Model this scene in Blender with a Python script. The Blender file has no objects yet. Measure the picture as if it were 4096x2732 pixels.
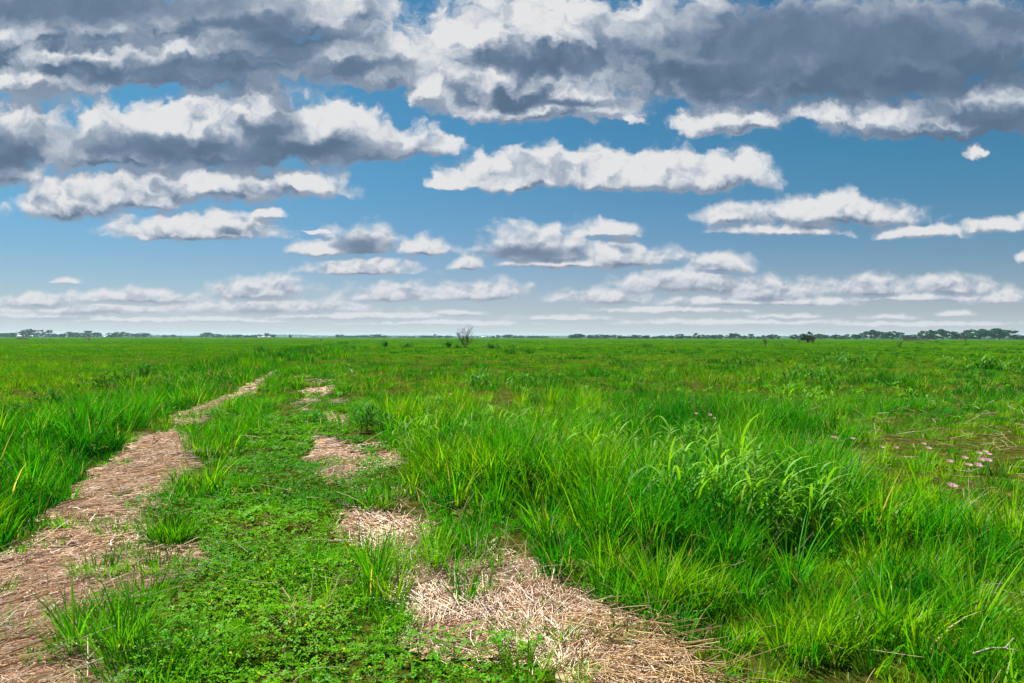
import bpy, bmesh, math, random
import numpy as np
from mathutils import Vector, Matrix
R = math.radians
C = bpy.context.scene.collection
SC = bpy.context.scene

# ------------------------------------------------------------------ camera
W0, H0 = 4096.0, 2732.0                  # the photograph's own pixels
FPX = W0 * 24.0 / 36.0                   # 24 mm lens
CAM_H = 1.25
PITCH = math.atan((1366.0 - 1350.0) / FPX)
ROLL = 8.0 / 4096.0
cam_data = bpy.data.cameras.new('camera')
cam_data.lens = 24.0
cam_data.sensor_width = 36.0
cam_data.clip_start = 0.05
cam_data.clip_end = 30000.0
cam = bpy.data.objects.new('camera', cam_data)
C.objects.link(cam)
cam.matrix_world = (Matrix.Translation((0, 0, CAM_H)) @ Matrix.Rotation(R(90) - PITCH, 4, 'X')
                    @ Matrix.Rotation(ROLL, 4, 'Z'))
SC.camera = cam
CM = np.array(cam.matrix_world)

# ------------------------------------------------------------------ light
SUN_EL, SUN_AZ = R(52), R(-42)           # azimuth measured from the view direction (+Y) towards +X
SC.view_settings.view_transform = 'Standard'
SC.view_settings.look = 'None'
SC.view_settings.exposure = 1.05
SC.view_settings.gamma = 1.0
SC.cycles.use_denoising = True
SC.cycles.denoiser = 'OPENIMAGEDENOISE'
SC.cycles.denoising_input_passes = 'RGB_ALBEDO_NORMAL'
SC.cycles.denoising_prefilter = 'ACCURATE'
SC.cycles.max_bounces = 8
SC.cycles.diffuse_bounces = 2
SC.cycles.transmission_bounces = 4
SC.cycles.transparent_max_bounces = 8
SC.cycles.volume_bounces = 1
SC.cycles.caustics_reflective = False
SC.cycles.caustics_refractive = False
sun_data = bpy.data.lights.new('sun', 'SUN')
sun_data.energy = 5.0
sun_data.angle = R(0.6)
sun_data.color = (1.0, 0.95, 0.86)
sun = bpy.data.objects.new('sun', sun_data)
C.objects.link(sun)
sun_dir = Vector((math.sin(SUN_AZ) * math.cos(SUN_EL), math.cos(SUN_AZ) * math.cos(SUN_EL), math.sin(SUN_EL)))
sun.rotation_euler = sun_dir.to_track_quat('Z', 'Y').to_euler()

# ------------------------------------------------------------------ sky: Nishita plus a procedural field of cumulus
# (centre azimuth, base elevation, half width, rise above the base, drop below it), thousandths of the tangent
CLOUDS = [
    (-622, 450, 330, 70, 26), (-655, 405, 175, 50, 28), (-700, 375, 130, 40, 30), (-476, 385, 225, 36, 18),
    (-300, 458, 170, 60, 18), (-225, 398, 125, 62, 30), (-205, 385, 70, 40, 26), (-420, 420, 180, 34, 20), (-760, 430, 120, 60, 40),
    (-400, 268, 205, 95, 26), (-368, 300, 85, 104, 26), (-470, 290, 90, 80, 20), (-590, 262, 165, 72, 22), (-725, 285, 90, 70, 40), (-210, 272, 120, 50, 16),
    (-115, 274, 42, 24, 14), (-300, 285, 150, 62, 22), (-760, 240, 80, 40, 26), (-500, 275, 130, 66, 20),
    (-450, 214, 215, 42, 16), (-650, 190, 95, 48, 22), (-310, 220, 90, 28, 14), (-560, 200, 120, 34, 16),
    (-462, 148, 142, 38, 8), (-360, 182, 30, 13, 7), (-420, 160, 80, 30, 10),
    (-10, 372, 130, 130, 42), (45, 335, 165, 52, 20), (-128, 360, 42, 34, 26), (170, 322, 22, 13, 8), (60, 430, 150, 80, 40), (-40, 420, 90, 80, 40),
    (395, 378, 330, 130, 40), (660, 430, 260, 70, 40), (240, 410, 190, 90, 50), (560, 400, 240, 100, 46),
    (330, 320, 95, 24, 22), (530, 322, 165, 34, 14), (630, 305, 190, 28, 12), (720, 330, 130, 80, 26),
    (678, 272, 19, 15, 12),
    (15, 224, 135, 50, 9), (145, 224, 130, 54, 11), (290, 230, 95, 48, 18), (-88, 221, 34, 18, 6), (220, 226, 110, 50, 14),
    (462, 178, 160, 36, 14), (322, 176, 58, 24, 15), (400, 155, 110, 18, 6), (520, 176, 95, 30, 10),
    (603, 151, 78, 17, 6), (705, 160, 60, 18, 8), (755, 168, 24, 22, 14), (748, 113, 14, 14, 10),
    (-222, 129, 62, 42, 8), (-278, 126, 58, 17, 6), (-138, 125, 58, 24, 7), (-284, 154, 26, 4, 3),
    (-226, 96, 100, 26, 5), (-64, 105, 30, 15, 6),
    (42, 119, 112, 52, 9), (144, 150, 58, 24, 5), (165, 112, 96, 32, 9), (80, 107, 130, 11, 7),
    (303, 100, 58, 29, 5), (272, 74, 142, 33, 12), (368, 62, 98, 34, 12), (142, 56, 97, 20, 8), (330, 52, 150, 12, 8),
    (525, 68, 78, 30, 8), (648, 71, 71, 30, 9), (718, 55, 60, 20, 6), (600, 58, 130, 12, 6),
    (-368, 62, 90, 33, 8), (-546, 55, 128, 19, 7), (-700, 50, 78, 17, 9), (-620, 38, 190, 12, 9), (-367, 42, 204, 17, 12),
    (-652, 81, 27, 9, 3), (-176, 56, 77, 29, 6), (-48, 59, 90, 29, 6), (-74, 35, 48, 7, 5), (79, 27, 80, 8, 3),
    (398, 31, 54, 7, 3), (558, 30, 45, 7, 3), (648, 35, 32, 8, 4), (-250, 30, 200, 9, 6), (-560, 24, 180, 8, 5), (-680, 30, 120, 12, 6), (-120, 20, 160, 7, 4), (240, 40, 120, 9, 5), (420, 52, 110, 12, 6), (330, 22, 200, 7, 4), (600, 20, 170, 6, 4), (-420, 24, 140, 8, 5),
]
# thick parts of the cloud deck whose shaded bases are seen from below
THICK = [
    (-640, 485, 360, 34), (-400, 455, 130, 18), (-470, 388, 200, 18), (-330, 425, 110, 24), (-230, 398, 90, 14),
    (-480, 278, 210, 22), (-300, 272, 160, 18), (-765, 275, 60, 40), (-360, 305, 40, 18),
    (400, 430, 240, 75), (560, 430, 260, 80), (540, 385, 230, 36), (330, 395, 140, 30), (20, 400, 70, 16), (90, 345, 80, 10),
    (700, 470, 110, 30), (690, 325, 120, 22), (720, 385, 90, 30), (640, 300, 120, 10), (300, 385, 120, 26),
    (-225, 136, 30, 14), (20, 124, 70, 9),
]
def build_world():
    w = bpy.data.worlds.new('World'); SC.world = w; w.use_nodes = True
    nt = w.node_tree; nt.nodes.clear()
    def mk(tree, t, **kw):
        n = tree.nodes.new(t)
        for k, v in kw.items(): setattr(n, k, v)
        return n
    def wire(tree, n, i, v):
        if isinstance(v, bpy.types.NodeSocket): tree.links.new(v, n.inputs[i])
        else: n.inputs[i].default_value = v
    def M(tree, op, a, b=0.0, c=0.0, clamp=False):
        n = mk(tree, 'ShaderNodeMath', operation=op, use_clamp=clamp)
        wire(tree, n, 0, a); wire(tree, n, 1, b); wire(tree, n, 2, c)
        return n.outputs[0]
    def V(tree, op, a, b=(0, 0, 0), c=(0, 0, 0)):
        n = mk(tree, 'ShaderNodeVectorMath', operation=op)
        wire(tree, n, 0, a); wire(tree, n, 1, b)
        if op == 'MULTIPLY_ADD': wire(tree, n, 2, c)
        return n.outputs['Value'] if op in ('LENGTH', 'DOT_PRODUCT') else n.outputs[0]
    def ss(tree, x, a, b, lo=0.0, hi=1.0):
        n = mk(tree, 'ShaderNodeMapRange', interpolation_type='SMOOTHSTEP')
        wire(tree, n, 0, x); wire(tree, n, 1, a); wire(tree, n, 2, b); wire(tree, n, 3, lo); wire(tree, n, 4, hi)
        return n.outputs[0]
    # one group: the cloud field at a point (u, v, v) of the sky
    def shape_group(name, blobs, soft):
        g = bpy.data.node_groups.new(name, 'ShaderNodeTree')
        g.interface.new_socket('P', in_out='INPUT', socket_type='NodeSocketVector')
        g.interface.new_socket('F', in_out='OUTPUT', socket_type='NodeSocketFloat')
        gi = g.nodes.new('NodeGroupInput')
        acc = None
        for (cx, by, hw, up, dn) in blobs:
            cx, by, hw, up, dn = [q / 1000.0 for q in (cx, by, hw, up, dn)]
            a = V(g, 'MULTIPLY_ADD', gi.outputs[0], (1 / hw, 1 / up, -1 / dn), (-cx / hw, -by / up, by / dn))
            b = V(g, 'MAXIMUM', a, (-1e5, 0, 0))
            l = V(g, 'LENGTH', b)
            acc = l if acc is None else M(g, 'SMOOTH_MIN', acc, l, soft)
        f = M(g, 'SUBTRACT', 1.0, acc)
        go = g.nodes.new('NodeGroupOutput')
        g.links.new(f, go.inputs[0])
        return g
    G1 = shape_group('cloud_shapes', CLOUDS, 0.25)
    G2 = shape_group('cloud_thickness', [(a, b, c, d, d) for a, b, c, d in THICK], 0.3)
    tc = mk(nt, 'ShaderNodeTexCoord')
    sep = mk(nt, 'ShaderNodeSeparateXYZ'); nt.links.new(tc.outputs['Generated'], sep.inputs[0])
    yy = M(nt, 'MAXIMUM', M(nt, 'ABSOLUTE', sep.outputs[1]), 0.12)
    u = M(nt, 'DIVIDE', sep.outputs[0], yy)
    v = M(nt, 'DIVIDE', sep.outputs[2], yy)
    cb = mk(nt, 'ShaderNodeCombineXYZ')
    nt.links.new(u, cb.inputs[0]); nt.links.new(v, cb.inputs[1]); nt.links.new(v, cb.inputs[2])
    P = cb.outputs[0]
    up = ss(nt, v, 0.04, 0.34)
    def noise(vec, scale, detail, rough, seed, stretch=1.2):
        q = V(nt, 'MULTIPLY_ADD', vec, (scale, scale * stretch, 0), (seed, seed * 1.7, 0))
        n = mk(nt, 'ShaderNodeTexNoise', noise_dimensions='2D', normalize=True)
        nt.links.new(q, n.inputs['Vector']); n.inputs['Scale'].default_value = 1.0
        n.inputs['Detail'].default_value = detail; n.inputs['Roughness'].default_value = rough
        return n
    # slow warp so that no outline stays an ellipse
    w1 = noise(P, 9.0, 3.0, 0.6, 3.1)
    w2 = noise(P, 34.0, 3.0, 0.6, 7.7)
    wa = V(nt, 'SUBTRACT', w1.outputs['Color'], (0.5, 0.5, 0.5))
    wb = V(nt, 'SUBTRACT', w2.outputs['Color'], (0.5, 0.5, 0.5))
    amt = M(nt, 'MULTIPLY_ADD', up, 0.050, 0.012)
    cu = mk(nt, 'ShaderNodeCombineXYZ'); nt.links.new(amt, cu.inputs[0]); 
    nt.links.new(M(nt, 'MULTIPLY', amt, 0.85), cu.inputs[1])
    D1 = V(nt, 'MULTIPLY', wa, cu.outputs[0])
    D2 = V(nt, 'MULTIPLY', wb, V(nt, 'MULTIPLY', cu.outputs[0], (0.5, 0.5, 0)))
    Q0 = V(nt, 'ADD', V(nt, 'ADD', P, D1), D2)
    sq = mk(nt, 'ShaderNodeSeparateXYZ'); nt.links.new(Q0, sq.inputs[0])
    cq = mk(nt, 'ShaderNodeCombineXYZ'); nt.links.new(sq.outputs[0], cq.inputs[0]); nt.links.new(sq.outputs[1], cq.inputs[1]); nt.links.new(sq.outputs[1], cq.inputs[2])
    Q = cq.outputs[0]
    def field(G, q):
        n = mk(nt, 'ShaderNodeGroup'); n.node_tree = G
        nt.links.new(q, n.inputs[0]); return n.outputs[0]
    def billow(vec):
        a = noise(vec, 15.0, 6.0, 0.52, 1.3).outputs[0]
        b = noise(vec, 34.0, 4.0, 0.48, 5.9).outputs[0]
        m = mk(nt, 'ShaderNodeMix', data_type='FLOAT'); wire(nt, m, 0, M(nt, 'MULTIPLY_ADD', up, -0.75, 0.85)); wire(nt, m, 2, a); wire(nt, m, 3, b)
        return m.outputs[0]
    def puff(vec):
        q = V(nt, 'MULTIPLY', vec, (24.0, 30.0, 0))
        n = mk(nt, 'ShaderNodeTexVoronoi', voronoi_dimensions='2D', feature='SMOOTH_F1', normalize=True)
        nt.links.new(q, n.inputs['Vector']); n.inputs['Scale'].default_value = 1.0
        n.inputs['Detail'].default_value = 3.0; n.inputs['Roughness'].default_value = 0.5; n.inputs['Smoothness'].default_value = 0.8
        return n.outputs['Distance']
    step1 = V(nt, 'MULTIPLY_ADD', cu.outputs[0], (-0.14, 0.40, 0.0), (0, 0.0, 0))
    s1 = mk(nt, 'ShaderNodeSeparateXYZ'); nt.links.new(step1, s1.inputs[0])
    off = mk(nt, 'ShaderNodeCombineXYZ'); nt.links.new(s1.outputs[0], off.inputs[0]); nt.links.new(s1.outputs[1], off.inputs[1]); nt.links.new(s1.outputs[1], off.inputs[2])
    F0 = field(G1, Q)
    n0 = billow(Q); p0 = puff(Q)
    Qb = V(nt, 'ADD', Q, off.outputs[0])
    F1 = field(G1, Qb)
    n1 = billow(Qb); p1 = puff(Qb)
    Qc = V(nt, 'MULTIPLY_ADD', off.outputs[0], (2.4, 2.4, 2.4), Q)
    F2 = field(G1, Qc)
    def total(F, n, p):
        a = M(nt, 'MULTIPLY_ADD', M(nt, 'SUBTRACT', n, 0.5), 1.1, F)
        return M(nt, 'MULTIPLY_ADD', M(nt, 'SUBTRACT', p, 0.42), -0.80, a)
    T0 = total(F0, n0, p0)
    T1 = total(F1, n1, p1)
    alpha = ss(nt, T0, -0.02, M(nt, 'MULTIPLY_ADD', up, -0.28, 0.62))
    # light that reaches this bit of cloud: what stands above it towards the sun takes some away
    relief = M(nt, 'MAXIMUM', M(nt, 'SUBTRACT', T0, T1), -0.26)
    hollow = M(nt, 'MULTIPLY', ss(nt, n0, 0.56, 0.38), ss(nt, F0, 0.10, 0.55))
    th = field(G2, Q)
    thick = ss(nt, M(nt, 'MULTIPLY_ADD', M(nt, 'SUBTRACT', n0, 0.5), -0.35, th), -0.70, 0.80)
    lit = M(nt, 'MULTIPLY_ADD', relief, M(nt, 'MULTIPLY_ADD', thick, -0.80, 0.94), 0.80)
    lit = M(nt, 'MULTIPLY_ADD', M(nt, 'MULTIPLY', hollow, M(nt, 'SUBTRACT', 1.0, thick)), -0.24, lit)
    depth = M(nt, 'ADD', M(nt, 'MAXIMUM', F1, 0.0), M(nt, 'MAXIMUM', F2, 0.0))
    lit = M(nt, 'MULTIPLY_ADD', M(nt, 'MULTIPLY', depth, M(nt, 'MULTIPLY_ADD', thick, -0.7, 1.0)), -0.12, lit)
    lit = M(nt, 'MULTIPLY_ADD', thick, -0.60, lit, clamp=True)
    ramp = mk(nt, 'ShaderNodeValToRGB')
    nt.links.new(lit, ramp.inputs[0])
    el = ramp.color_ramp.elements
    el[0].position = 0.0; el[0].color = (0.058, 0.112, 0.190, 1)
    el[1].position = 1.0; el[1].color = (0.77, 0.775, 0.785, 1)
    for pos, col in ((0.25, (0.150, 0.220, 0.325, 1)), (0.50, (0.32, 0.38, 0.475, 1)), (0.72, (0.52, 0.57, 0.64, 1)), (0.88, (0.70, 0.715, 0.745, 1))):
        e = el.new(pos); e.color = col
    # blue air
    sky = mk(nt, 'ShaderNodeTexSky', sky_type='NISHITA')
    sky.sun_disc = False; sky.sun_elevation = SUN_EL; sky.sun_rotation = SUN_AZ
    sky.altitude = 0; sky.air_density = 1.0; sky.dust_density = 0.6; sky.ozone_density = 2.0
    skyc = mk(nt, 'ShaderNodeMix', data_type='RGBA', blend_type='MULTIPLY'); skyc.inputs[0].default_value = 1.0
    nt.links.new(sky.outputs[0], skyc.inputs[6])
    tin = mk(nt, 'ShaderNodeMix', data_type='RGBA'); nt.links.new(ss(nt, v, 0.02, 0.30), tin.inputs[0])
    tin.inputs[6].default_value = (0.36, 0.52, 0.71, 1); tin.inputs[7].default_value = (0.25, 0.62, 0.73, 1)
    nt.links.new(tin.outputs[2], skyc.inputs[7])
    # pale air near the horizon veils sky and clouds alike
    veil = M(nt, 'POWER', 2.718, M(nt, 'MULTIPLY', M(nt, 'MAXIMUM', v, 0.0), -18.0))
    veil = M(nt, 'MULTIPLY', veil, 0.9)
    bg_sky = mk(nt, 'ShaderNodeBackground'); nt.links.new(skyc.outputs[2], bg_sky.inputs[0]); bg_sky.inputs[1].default_value = 0.050
    bg_cl = mk(nt, 'ShaderNodeBackground'); nt.links.new(ramp.outputs[0], bg_cl.inputs[0]); bg_cl.inputs[1].default_value = 0.483
    bg_v = mk(nt, 'ShaderNodeBackground'); bg_v.inputs[0].default_value = (0.69, 0.685, 0.75, 1); bg_v.inputs[1].default_value = 0.483
    m1 = mk(nt, 'ShaderNodeMixShader'); nt.links.new(alpha, m1.inputs[0]); nt.links.new(bg_sky.outputs[0], m1.inputs[1]); nt.links.new(bg_cl.outputs[0], m1.inputs[2])
    m2 = mk(nt, 'ShaderNodeMixShader'); nt.links.new(veil, m2.inputs[0]); nt.links.new(m1.outputs[0], m2.inputs[1]); nt.links.new(bg_v.outputs[0], m2.inputs[2])
    out = mk(nt, 'ShaderNodeOutputWorld'); nt.links.new(m2.outputs[0], out.inputs[0])
    w.cycles.sampling_method = 'MANUAL'; w.cycles.sample_map_resolution = 512
build_world()

# ------------------------------------------------------------------ helpers
def tag(o, label=None, cat=None, group=None, kind=None):
    if label: o['label'] = label
    if cat: o['category'] = cat
    if group: o['group'] = group
    if kind: o['kind'] = kind
    return o
def empty(name, loc, rz=0.0):
    o = bpy.data.objects.new(name, None); C.objects.link(o)
    o.location = loc; o.rotation_euler = (0, 0, rz); o.empty_display_size = 0.2
    return o
def copy_tree(o, parent=None):
    c = o.copy(); C.objects.link(c); c.parent = parent
    for ch in o.children: copy_tree(ch, c)
    return c
def unproj(px, py, z=0.0):
    """A pixel of the photograph -> the point at height z on its sight line."""
    px = np.asarray(px, float); py = np.asarray(py, float)
    d = np.stack([(px - W0 / 2) / FPX, -(py - H0 / 2) / FPX, -np.ones_like(px)], -1) @ CM[:3, :3].T
    t = (z - CAM_H) / np.minimum(d[..., 2], -1e-5)
    return np.stack([d[..., 0] * t, d[..., 1] * t], -1)
K = 4096.0 / 2351.0
def poly(pts): return unproj([p[0] * K for p in pts], [p[1] * K for p in pts])
def gpt(x, y, z=0.0):
    q = unproj([x * K], [y * K], z)[0]; return float(q[0]), float(q[1])

# --- smooth lattice noise, vectorised
_rs = np.random.RandomState(5)
_tab = _rs.rand(256, 256)
def vnoise(x, y):
    xi = np.floor(x).astype(np.int64); yi = np.floor(y).astype(np.int64)
    fx = x - xi; fy = y - yi
    fx = fx * fx * (3 - 2 * fx); fy = fy * fy * (3 - 2 * fy)
    a = _tab[xi & 255, yi & 255]; b = _tab[(xi + 1) & 255, yi & 255]
    c = _tab[xi & 255, (yi + 1) & 255]; d = _tab[(xi + 1) & 255, (yi + 1) & 255]
    return (a * (1 - fx) + b * fx) * (1 - fy) + (c * (1 - fx) + d * fx) * fy
def fbm(x, y, o=3):
    s = 0; a = 0.5; t = 0
    for i in range(o):
        s = s + a * vnoise(x + 17.3 * i, y - 9.1 * i); t += a; a *= 0.5; x = x * 2.03; y = y * 2.03
    return s / t
def inside(poly, x, y):
    r = np.zeros(x.shape, bool); n = len(poly)
    for i in range(n):
        x0, y0 = poly[i]; x1, y1 = poly[(i + 1) % n]
        if y0 == y1: continue
        c = ((y0 > y) != (y1 > y)) & (x < (x1 - x0) * (y - y0) / (y1 - y0) + x0)
        r ^= c
    return r
def edge_dist(poly, x, y):
    d = np.full(x.shape, 1e9); n = len(poly)
    for i in range(n):
        a = poly[i]; b = poly[(i + 1) % n]; e = b - a
        t = np.clip(((x - a[0]) * e[0] + (y - a[1]) * e[1]) / max(e @ e, 1e-9), 0, 1)
        d = np.minimum(d, (x - a[0] - t * e[0]) ** 2 + (y - a[1] - t * e[1]) ** 2)
    return np.sqrt(d)
def sdist(poly, x, y):                     # > 0 inside
    d = np.full(x.shape, -9.0)
    lo = poly.min(0) - 1.0; hi = poly.max(0) + 1.0
    m = (x > lo[0]) & (x < hi[0]) & (y > lo[1]) & (y < hi[1])
    if m.any():
        xs, ys = x[m], y[m]
        e = edge_dist(poly, xs, ys)
        d[m] = np.where(inside(poly, xs, ys), e, -e)
    return d
def sstep(a, b, x):
    t = np.clip((x - a) / (b - a), 0, 1); return t * t * (3 - 2 * t)

# ------------------------------------------------------------------ materials
def mat(name):
    m = bpy.data.materials.new(name); m.use_nodes = True
    nt = m.node_tree; nt.nodes.clear()
    out = nt.nodes.new('ShaderNodeOutputMaterial')
    return m, nt, out
def leaf_mat(name, trans=0.35, attr=True, col=(0.1, 0.3, 0.02), gloss=0.04, rough=0.45):
    m, nt, out = mat(name)
    N = nt.nodes.new; L = nt.links.new
    if attr:
        c = N('ShaderNodeAttribute'); c.attribute_name = 'tint'; src = c.outputs['Color']
    else:
        tcd = N('ShaderNodeTexCoord'); nz = N('ShaderNodeTexNoise'); nz.inputs['Scale'].default_value = 1.4
        nz.inputs['Detail'].default_value = 3
        oi = N('ShaderNodeObjectInfo')
        L(tcd.outputs['Object'], nz.inputs['Vector'])
        ad = N('ShaderNodeMath'); ad.operation = 'MULTIPLY_ADD'; L(oi.outputs['Random'], ad.inputs[0]); ad.inputs[1].default_value = 0.35; L(nz.outputs[0], ad.inputs[2])
        rp = N('ShaderNodeValToRGB'); L(ad.outputs[0], rp.inputs[0])
        rp.color_ramp.elements[0].position = 0.35; rp.color_ramp.elements[0].color = (col[0] * .6, col[1] * .6, col[2] * .7, 1)
        rp.color_ramp.elements[1].position = 0.95; rp.color_ramp.elements[1].color = (col[0] * 1.5, col[1] * 1.35, col[2] * 1.2, 1)
        src = rp.outputs[0]
    df = N('ShaderNodeBsdfDiffuse'); L(src, df.inputs[0])
    tr = N('ShaderNodeBsdfTranslucent')
    hs = N('ShaderNodeMix'); hs.data_type = 'RGBA'; hs.blend_type = 'MULTIPLY'; hs.inputs[0].default_value = 1.0
    L(src, hs.inputs[6]); hs.inputs[7].default_value = (1.25, 1.2, 0.4, 1); L(hs.outputs[2], tr.inputs[0])
    m1 = N('ShaderNodeMixShader'); m1.inputs[0].default_value = trans
    L(df.outputs[0], m1.inputs[1]); L(tr.outputs[0], m1.inputs[2])
    gl = N('ShaderNodeBsdfGlossy'); gl.inputs['Roughness'].default_value = rough; gl.inputs[0].default_value = (0.9, 0.95, 0.9, 1)
    m2 = N('ShaderNodeMixShader'); m2.inputs[0].default_value = gloss
    L(m1.outputs[0], m2.inputs[1]); L(gl.outputs[0], m2.inputs[2])
    L(m2.outputs[0], out.inputs[0])
    return m
def plain_mat(name, col, rough=0.8, var=0.35, scale=6.0, col2=None):
    m, nt, out = mat(name)
    N = nt.nodes.new; L = nt.links.new
    tcd = N('ShaderNodeTexCoord'); nz = N('ShaderNodeTexNoise'); nz.inputs['Scale'].default_value = scale; nz.inputs['Detail'].default_value = 5
    L(tcd.outputs['Object'], nz.inputs['Vector'])
    rp = N('ShaderNodeValToRGB'); L(nz.outputs[0], rp.inputs[0])
    c2 = col2 or tuple(q * (1 + var) for q in col)
    rp.color_ramp.elements[0].position = 0.3; rp.color_ramp.elements[0].color = (*[q * (1 - var) for q in col], 1)
    rp.color_ramp.elements[1].position = 0.7; rp.color_ramp.elements[1].color = (*c2, 1)
    b = N('ShaderNodeBsdfPrincipled'); L(rp.outputs[0], b.inputs['Base Color']); b.inputs['Roughness'].default_value = rough
    b.inputs['Specular IOR Level'].default_value = 0.25
    L(b.outputs[0], out.inputs[0])
    return m
M_GRASS = leaf_mat('grass_blade', 0.42, gloss=0.008)
M_BROAD = leaf_mat('broad_grass_leaf', 0.45, gloss=0.02, rough=0.6)
M_CLOVER = leaf_mat('clover_leaf', 0.30, gloss=0.006)
M_TREE = leaf_mat('tree_leaf', 0.22, gloss=0.005)
M_WEED = leaf_mat('weed_leaf', 0.3, gloss=0.006)
M_STRAW = leaf_mat('straw', 0.05, gloss=0.05, rough=0.5)
M_BARK = plain_mat('bark', (0.085, 0.062, 0.045), 0.9, 0.4, 9.0)
M_BARE = plain_mat('bare_branch', (0.10, 0.072, 0.058), 0.9, 0.3, 9.0)
def petal_mat():
    m, nt, out = mat('pink_petal'); N = nt.nodes.new; L = nt.links.new
    tcd = N('ShaderNodeTexCoord'); gr = N('ShaderNodeSeparateXYZ'); L(tcd.outputs['Object'], gr.inputs[0])
    rp = N('ShaderNodeValToRGB'); L(gr.outputs[0], rp.inputs[0])
    rp.color_ramp.elements[0].color = (0.95, 0.72, 0.74, 1); rp.color_ramp.elements[1].color = (0.94, 0.38, 0.58, 1)
    d = N('ShaderNodeBsdfDiffuse'); t = N('ShaderNodeBsdfTranslucent'); x = N('ShaderNodeMixShader'); x.inputs[0].default_value = 0.62
    L(rp.outputs[0], d.inputs[0]); L(rp.outputs[0], t.inputs[0]); L(d.outputs[0], x.inputs[1]); L(t.outputs[0], x.inputs[2]); L(x.outputs[0], out.inputs[0])
    return m
M_PETAL = petal_mat()
M_CENTRE = plain_mat('flower_centre', (0.72, 0.60, 0.10), 0.7, 0.2, 60.0)
M_STEM = plain_mat('green_stem', (0.10, 0.24, 0.03), 0.7, 0.3, 20.0)
M_SOIL = plain_mat('soil', (0.055, 0.036, 0.018), 0.95, 0.5, 14.0)
M_POLE = plain_mat('grey_wood', (0.16, 0.13, 0.11), 0.9, 0.3, 5.0)
M_STEEL = plain_mat('galvanised_steel', (0.22, 0.24, 0.26), 0.5, 0.2, 5.0)
M_WHITE = plain_mat('white_paint', (0.74, 0.74, 0.72), 0.6, 0.08, 2.0)
M_TANWALL = plain_mat('tan_siding', (0.42, 0.34, 0.27), 0.8, 0.12, 2.0)
M_REDROOF = plain_mat('red_roof', (0.36, 0.12, 0.09), 0.8, 0.2, 3.0)
M_GREYROOF = plain_mat('pale_roof', (0.58, 0.60, 0.62), 0.5, 0.12, 3.0)
M_DARK = plain_mat('dark_opening', (0.02, 0.022, 0.025), 0.4, 0.2, 3.0)
M_CONC = plain_mat('pale_concrete', (0.62, 0.63, 0.60), 0.8, 0.12, 8.0)
M_TWIG = plain_mat('grey_twig', (0.34, 0.29, 0.25), 0.9, 0.3, 50.0)

# ------------------------------------------------------------------ mesh writers
def mesh_obj(name, verts, faces_sizes, loops, material, tint=None, parent=None, smooth=False):
    me = bpy.data.meshes.new(name)
    nv, nf = len(verts), len(faces_sizes)
    me.vertices.add(nv); me.vertices.foreach_set('co', np.ascontiguousarray(verts, np.float32).ravel())
    me.loops.add(len(loops)); me.loops.foreach_set('vertex_index', np.ascontiguousarray(loops, np.int32))
    me.polygons.add(nf)
    st = np.zeros(nf, np.int32); st[1:] = np.cumsum(faces_sizes)[:-1]
    me.polygons.foreach_set('loop_start', st)
    if tint is not None:
        a = me.color_attributes.new('tint', 'FLOAT_COLOR', 'POINT')
        a.data.foreach_set('color', np.ascontiguousarray(np.concatenate([tint, np.ones((nv, 1))], 1), np.float32).ravel())
    if smooth: me.polygons.foreach_set('use_smooth', np.ones(nf, bool))
    me.update(calc_edges=True)
    me.materials.append(material)
    o = bpy.data.objects.new(name, me); C.objects.link(o)
    if parent: o.parent = parent
    return o
class Geo:
    """Collects pieces (vertices, face sizes, loops, colours) and links them as ONE mesh object."""
    def __init__(s): s.v = []; s.f = []; s.l = []; s.c = []; s.n = 0
    def add(s, v, f, l, c=None):
        s.v.append(v); s.f.append(f); s.l.append(l + s.n); s.n += len(v)
        if c is not None: s.c.append(c)
    def build(s, name, material, parent=None, smooth=False):
        return mesh_obj(name, np.concatenate(s.v), np.concatenate(s.f), np.concatenate(s.l), material,
                        np.concatenate(s.c) if s.c else None, parent, smooth)
    def box(s, lo, hi):
        x0, y0, z0 = lo; x1, y1, z1 = hi
        v = np.array([(x0, y0, z0), (x1, y0, z0), (x1, y1, z0), (x0, y1, z0), (x0, y0, z1), (x1, y0, z1), (x1, y1, z1), (x0, y1, z1)], float)
        l = np.array([0, 3, 2, 1, 4, 5, 6, 7, 0, 1, 5, 4, 1, 2, 6, 5, 2, 3, 7, 6, 3, 0, 4, 7])
        s.add(v, np.full(6, 4), l)
    def tube(s, pts, radii, n=5):
        pts = np.asarray(pts, float); m = len(pts); vs = []
        for i in range(m):
            d = pts[min(i + 1, m - 1)] - pts[max(i - 1, 0)]; d = d / (np.linalg.norm(d) + 1e-9)
            a = np.cross(d, (0, 0, 1.0)) if abs(d[2]) < 0.9 else np.cross(d, (1.0, 0, 0)); a /= np.linalg.norm(a); b = np.cross(d, a)
            for k in range(n):
                t = 2 * math.pi * k / n; vs.append(pts[i] + radii[i] * (math.cos(t) * a + math.sin(t) * b))
        l = []; f = []
        for i in range(m - 1):
            for k in range(n):
                l += [i * n + k, i * n + (k + 1) % n, (i + 1) * n + (k + 1) % n, (i + 1) * n + k]; f.append(4)
        l += list(range((m - 1) * n, m * n)); f.append(n)
        l += list(range(n - 1, -1, -1)); f.append(n)
        s.add(np.array(vs), np.array(f), np.array(l))
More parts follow.
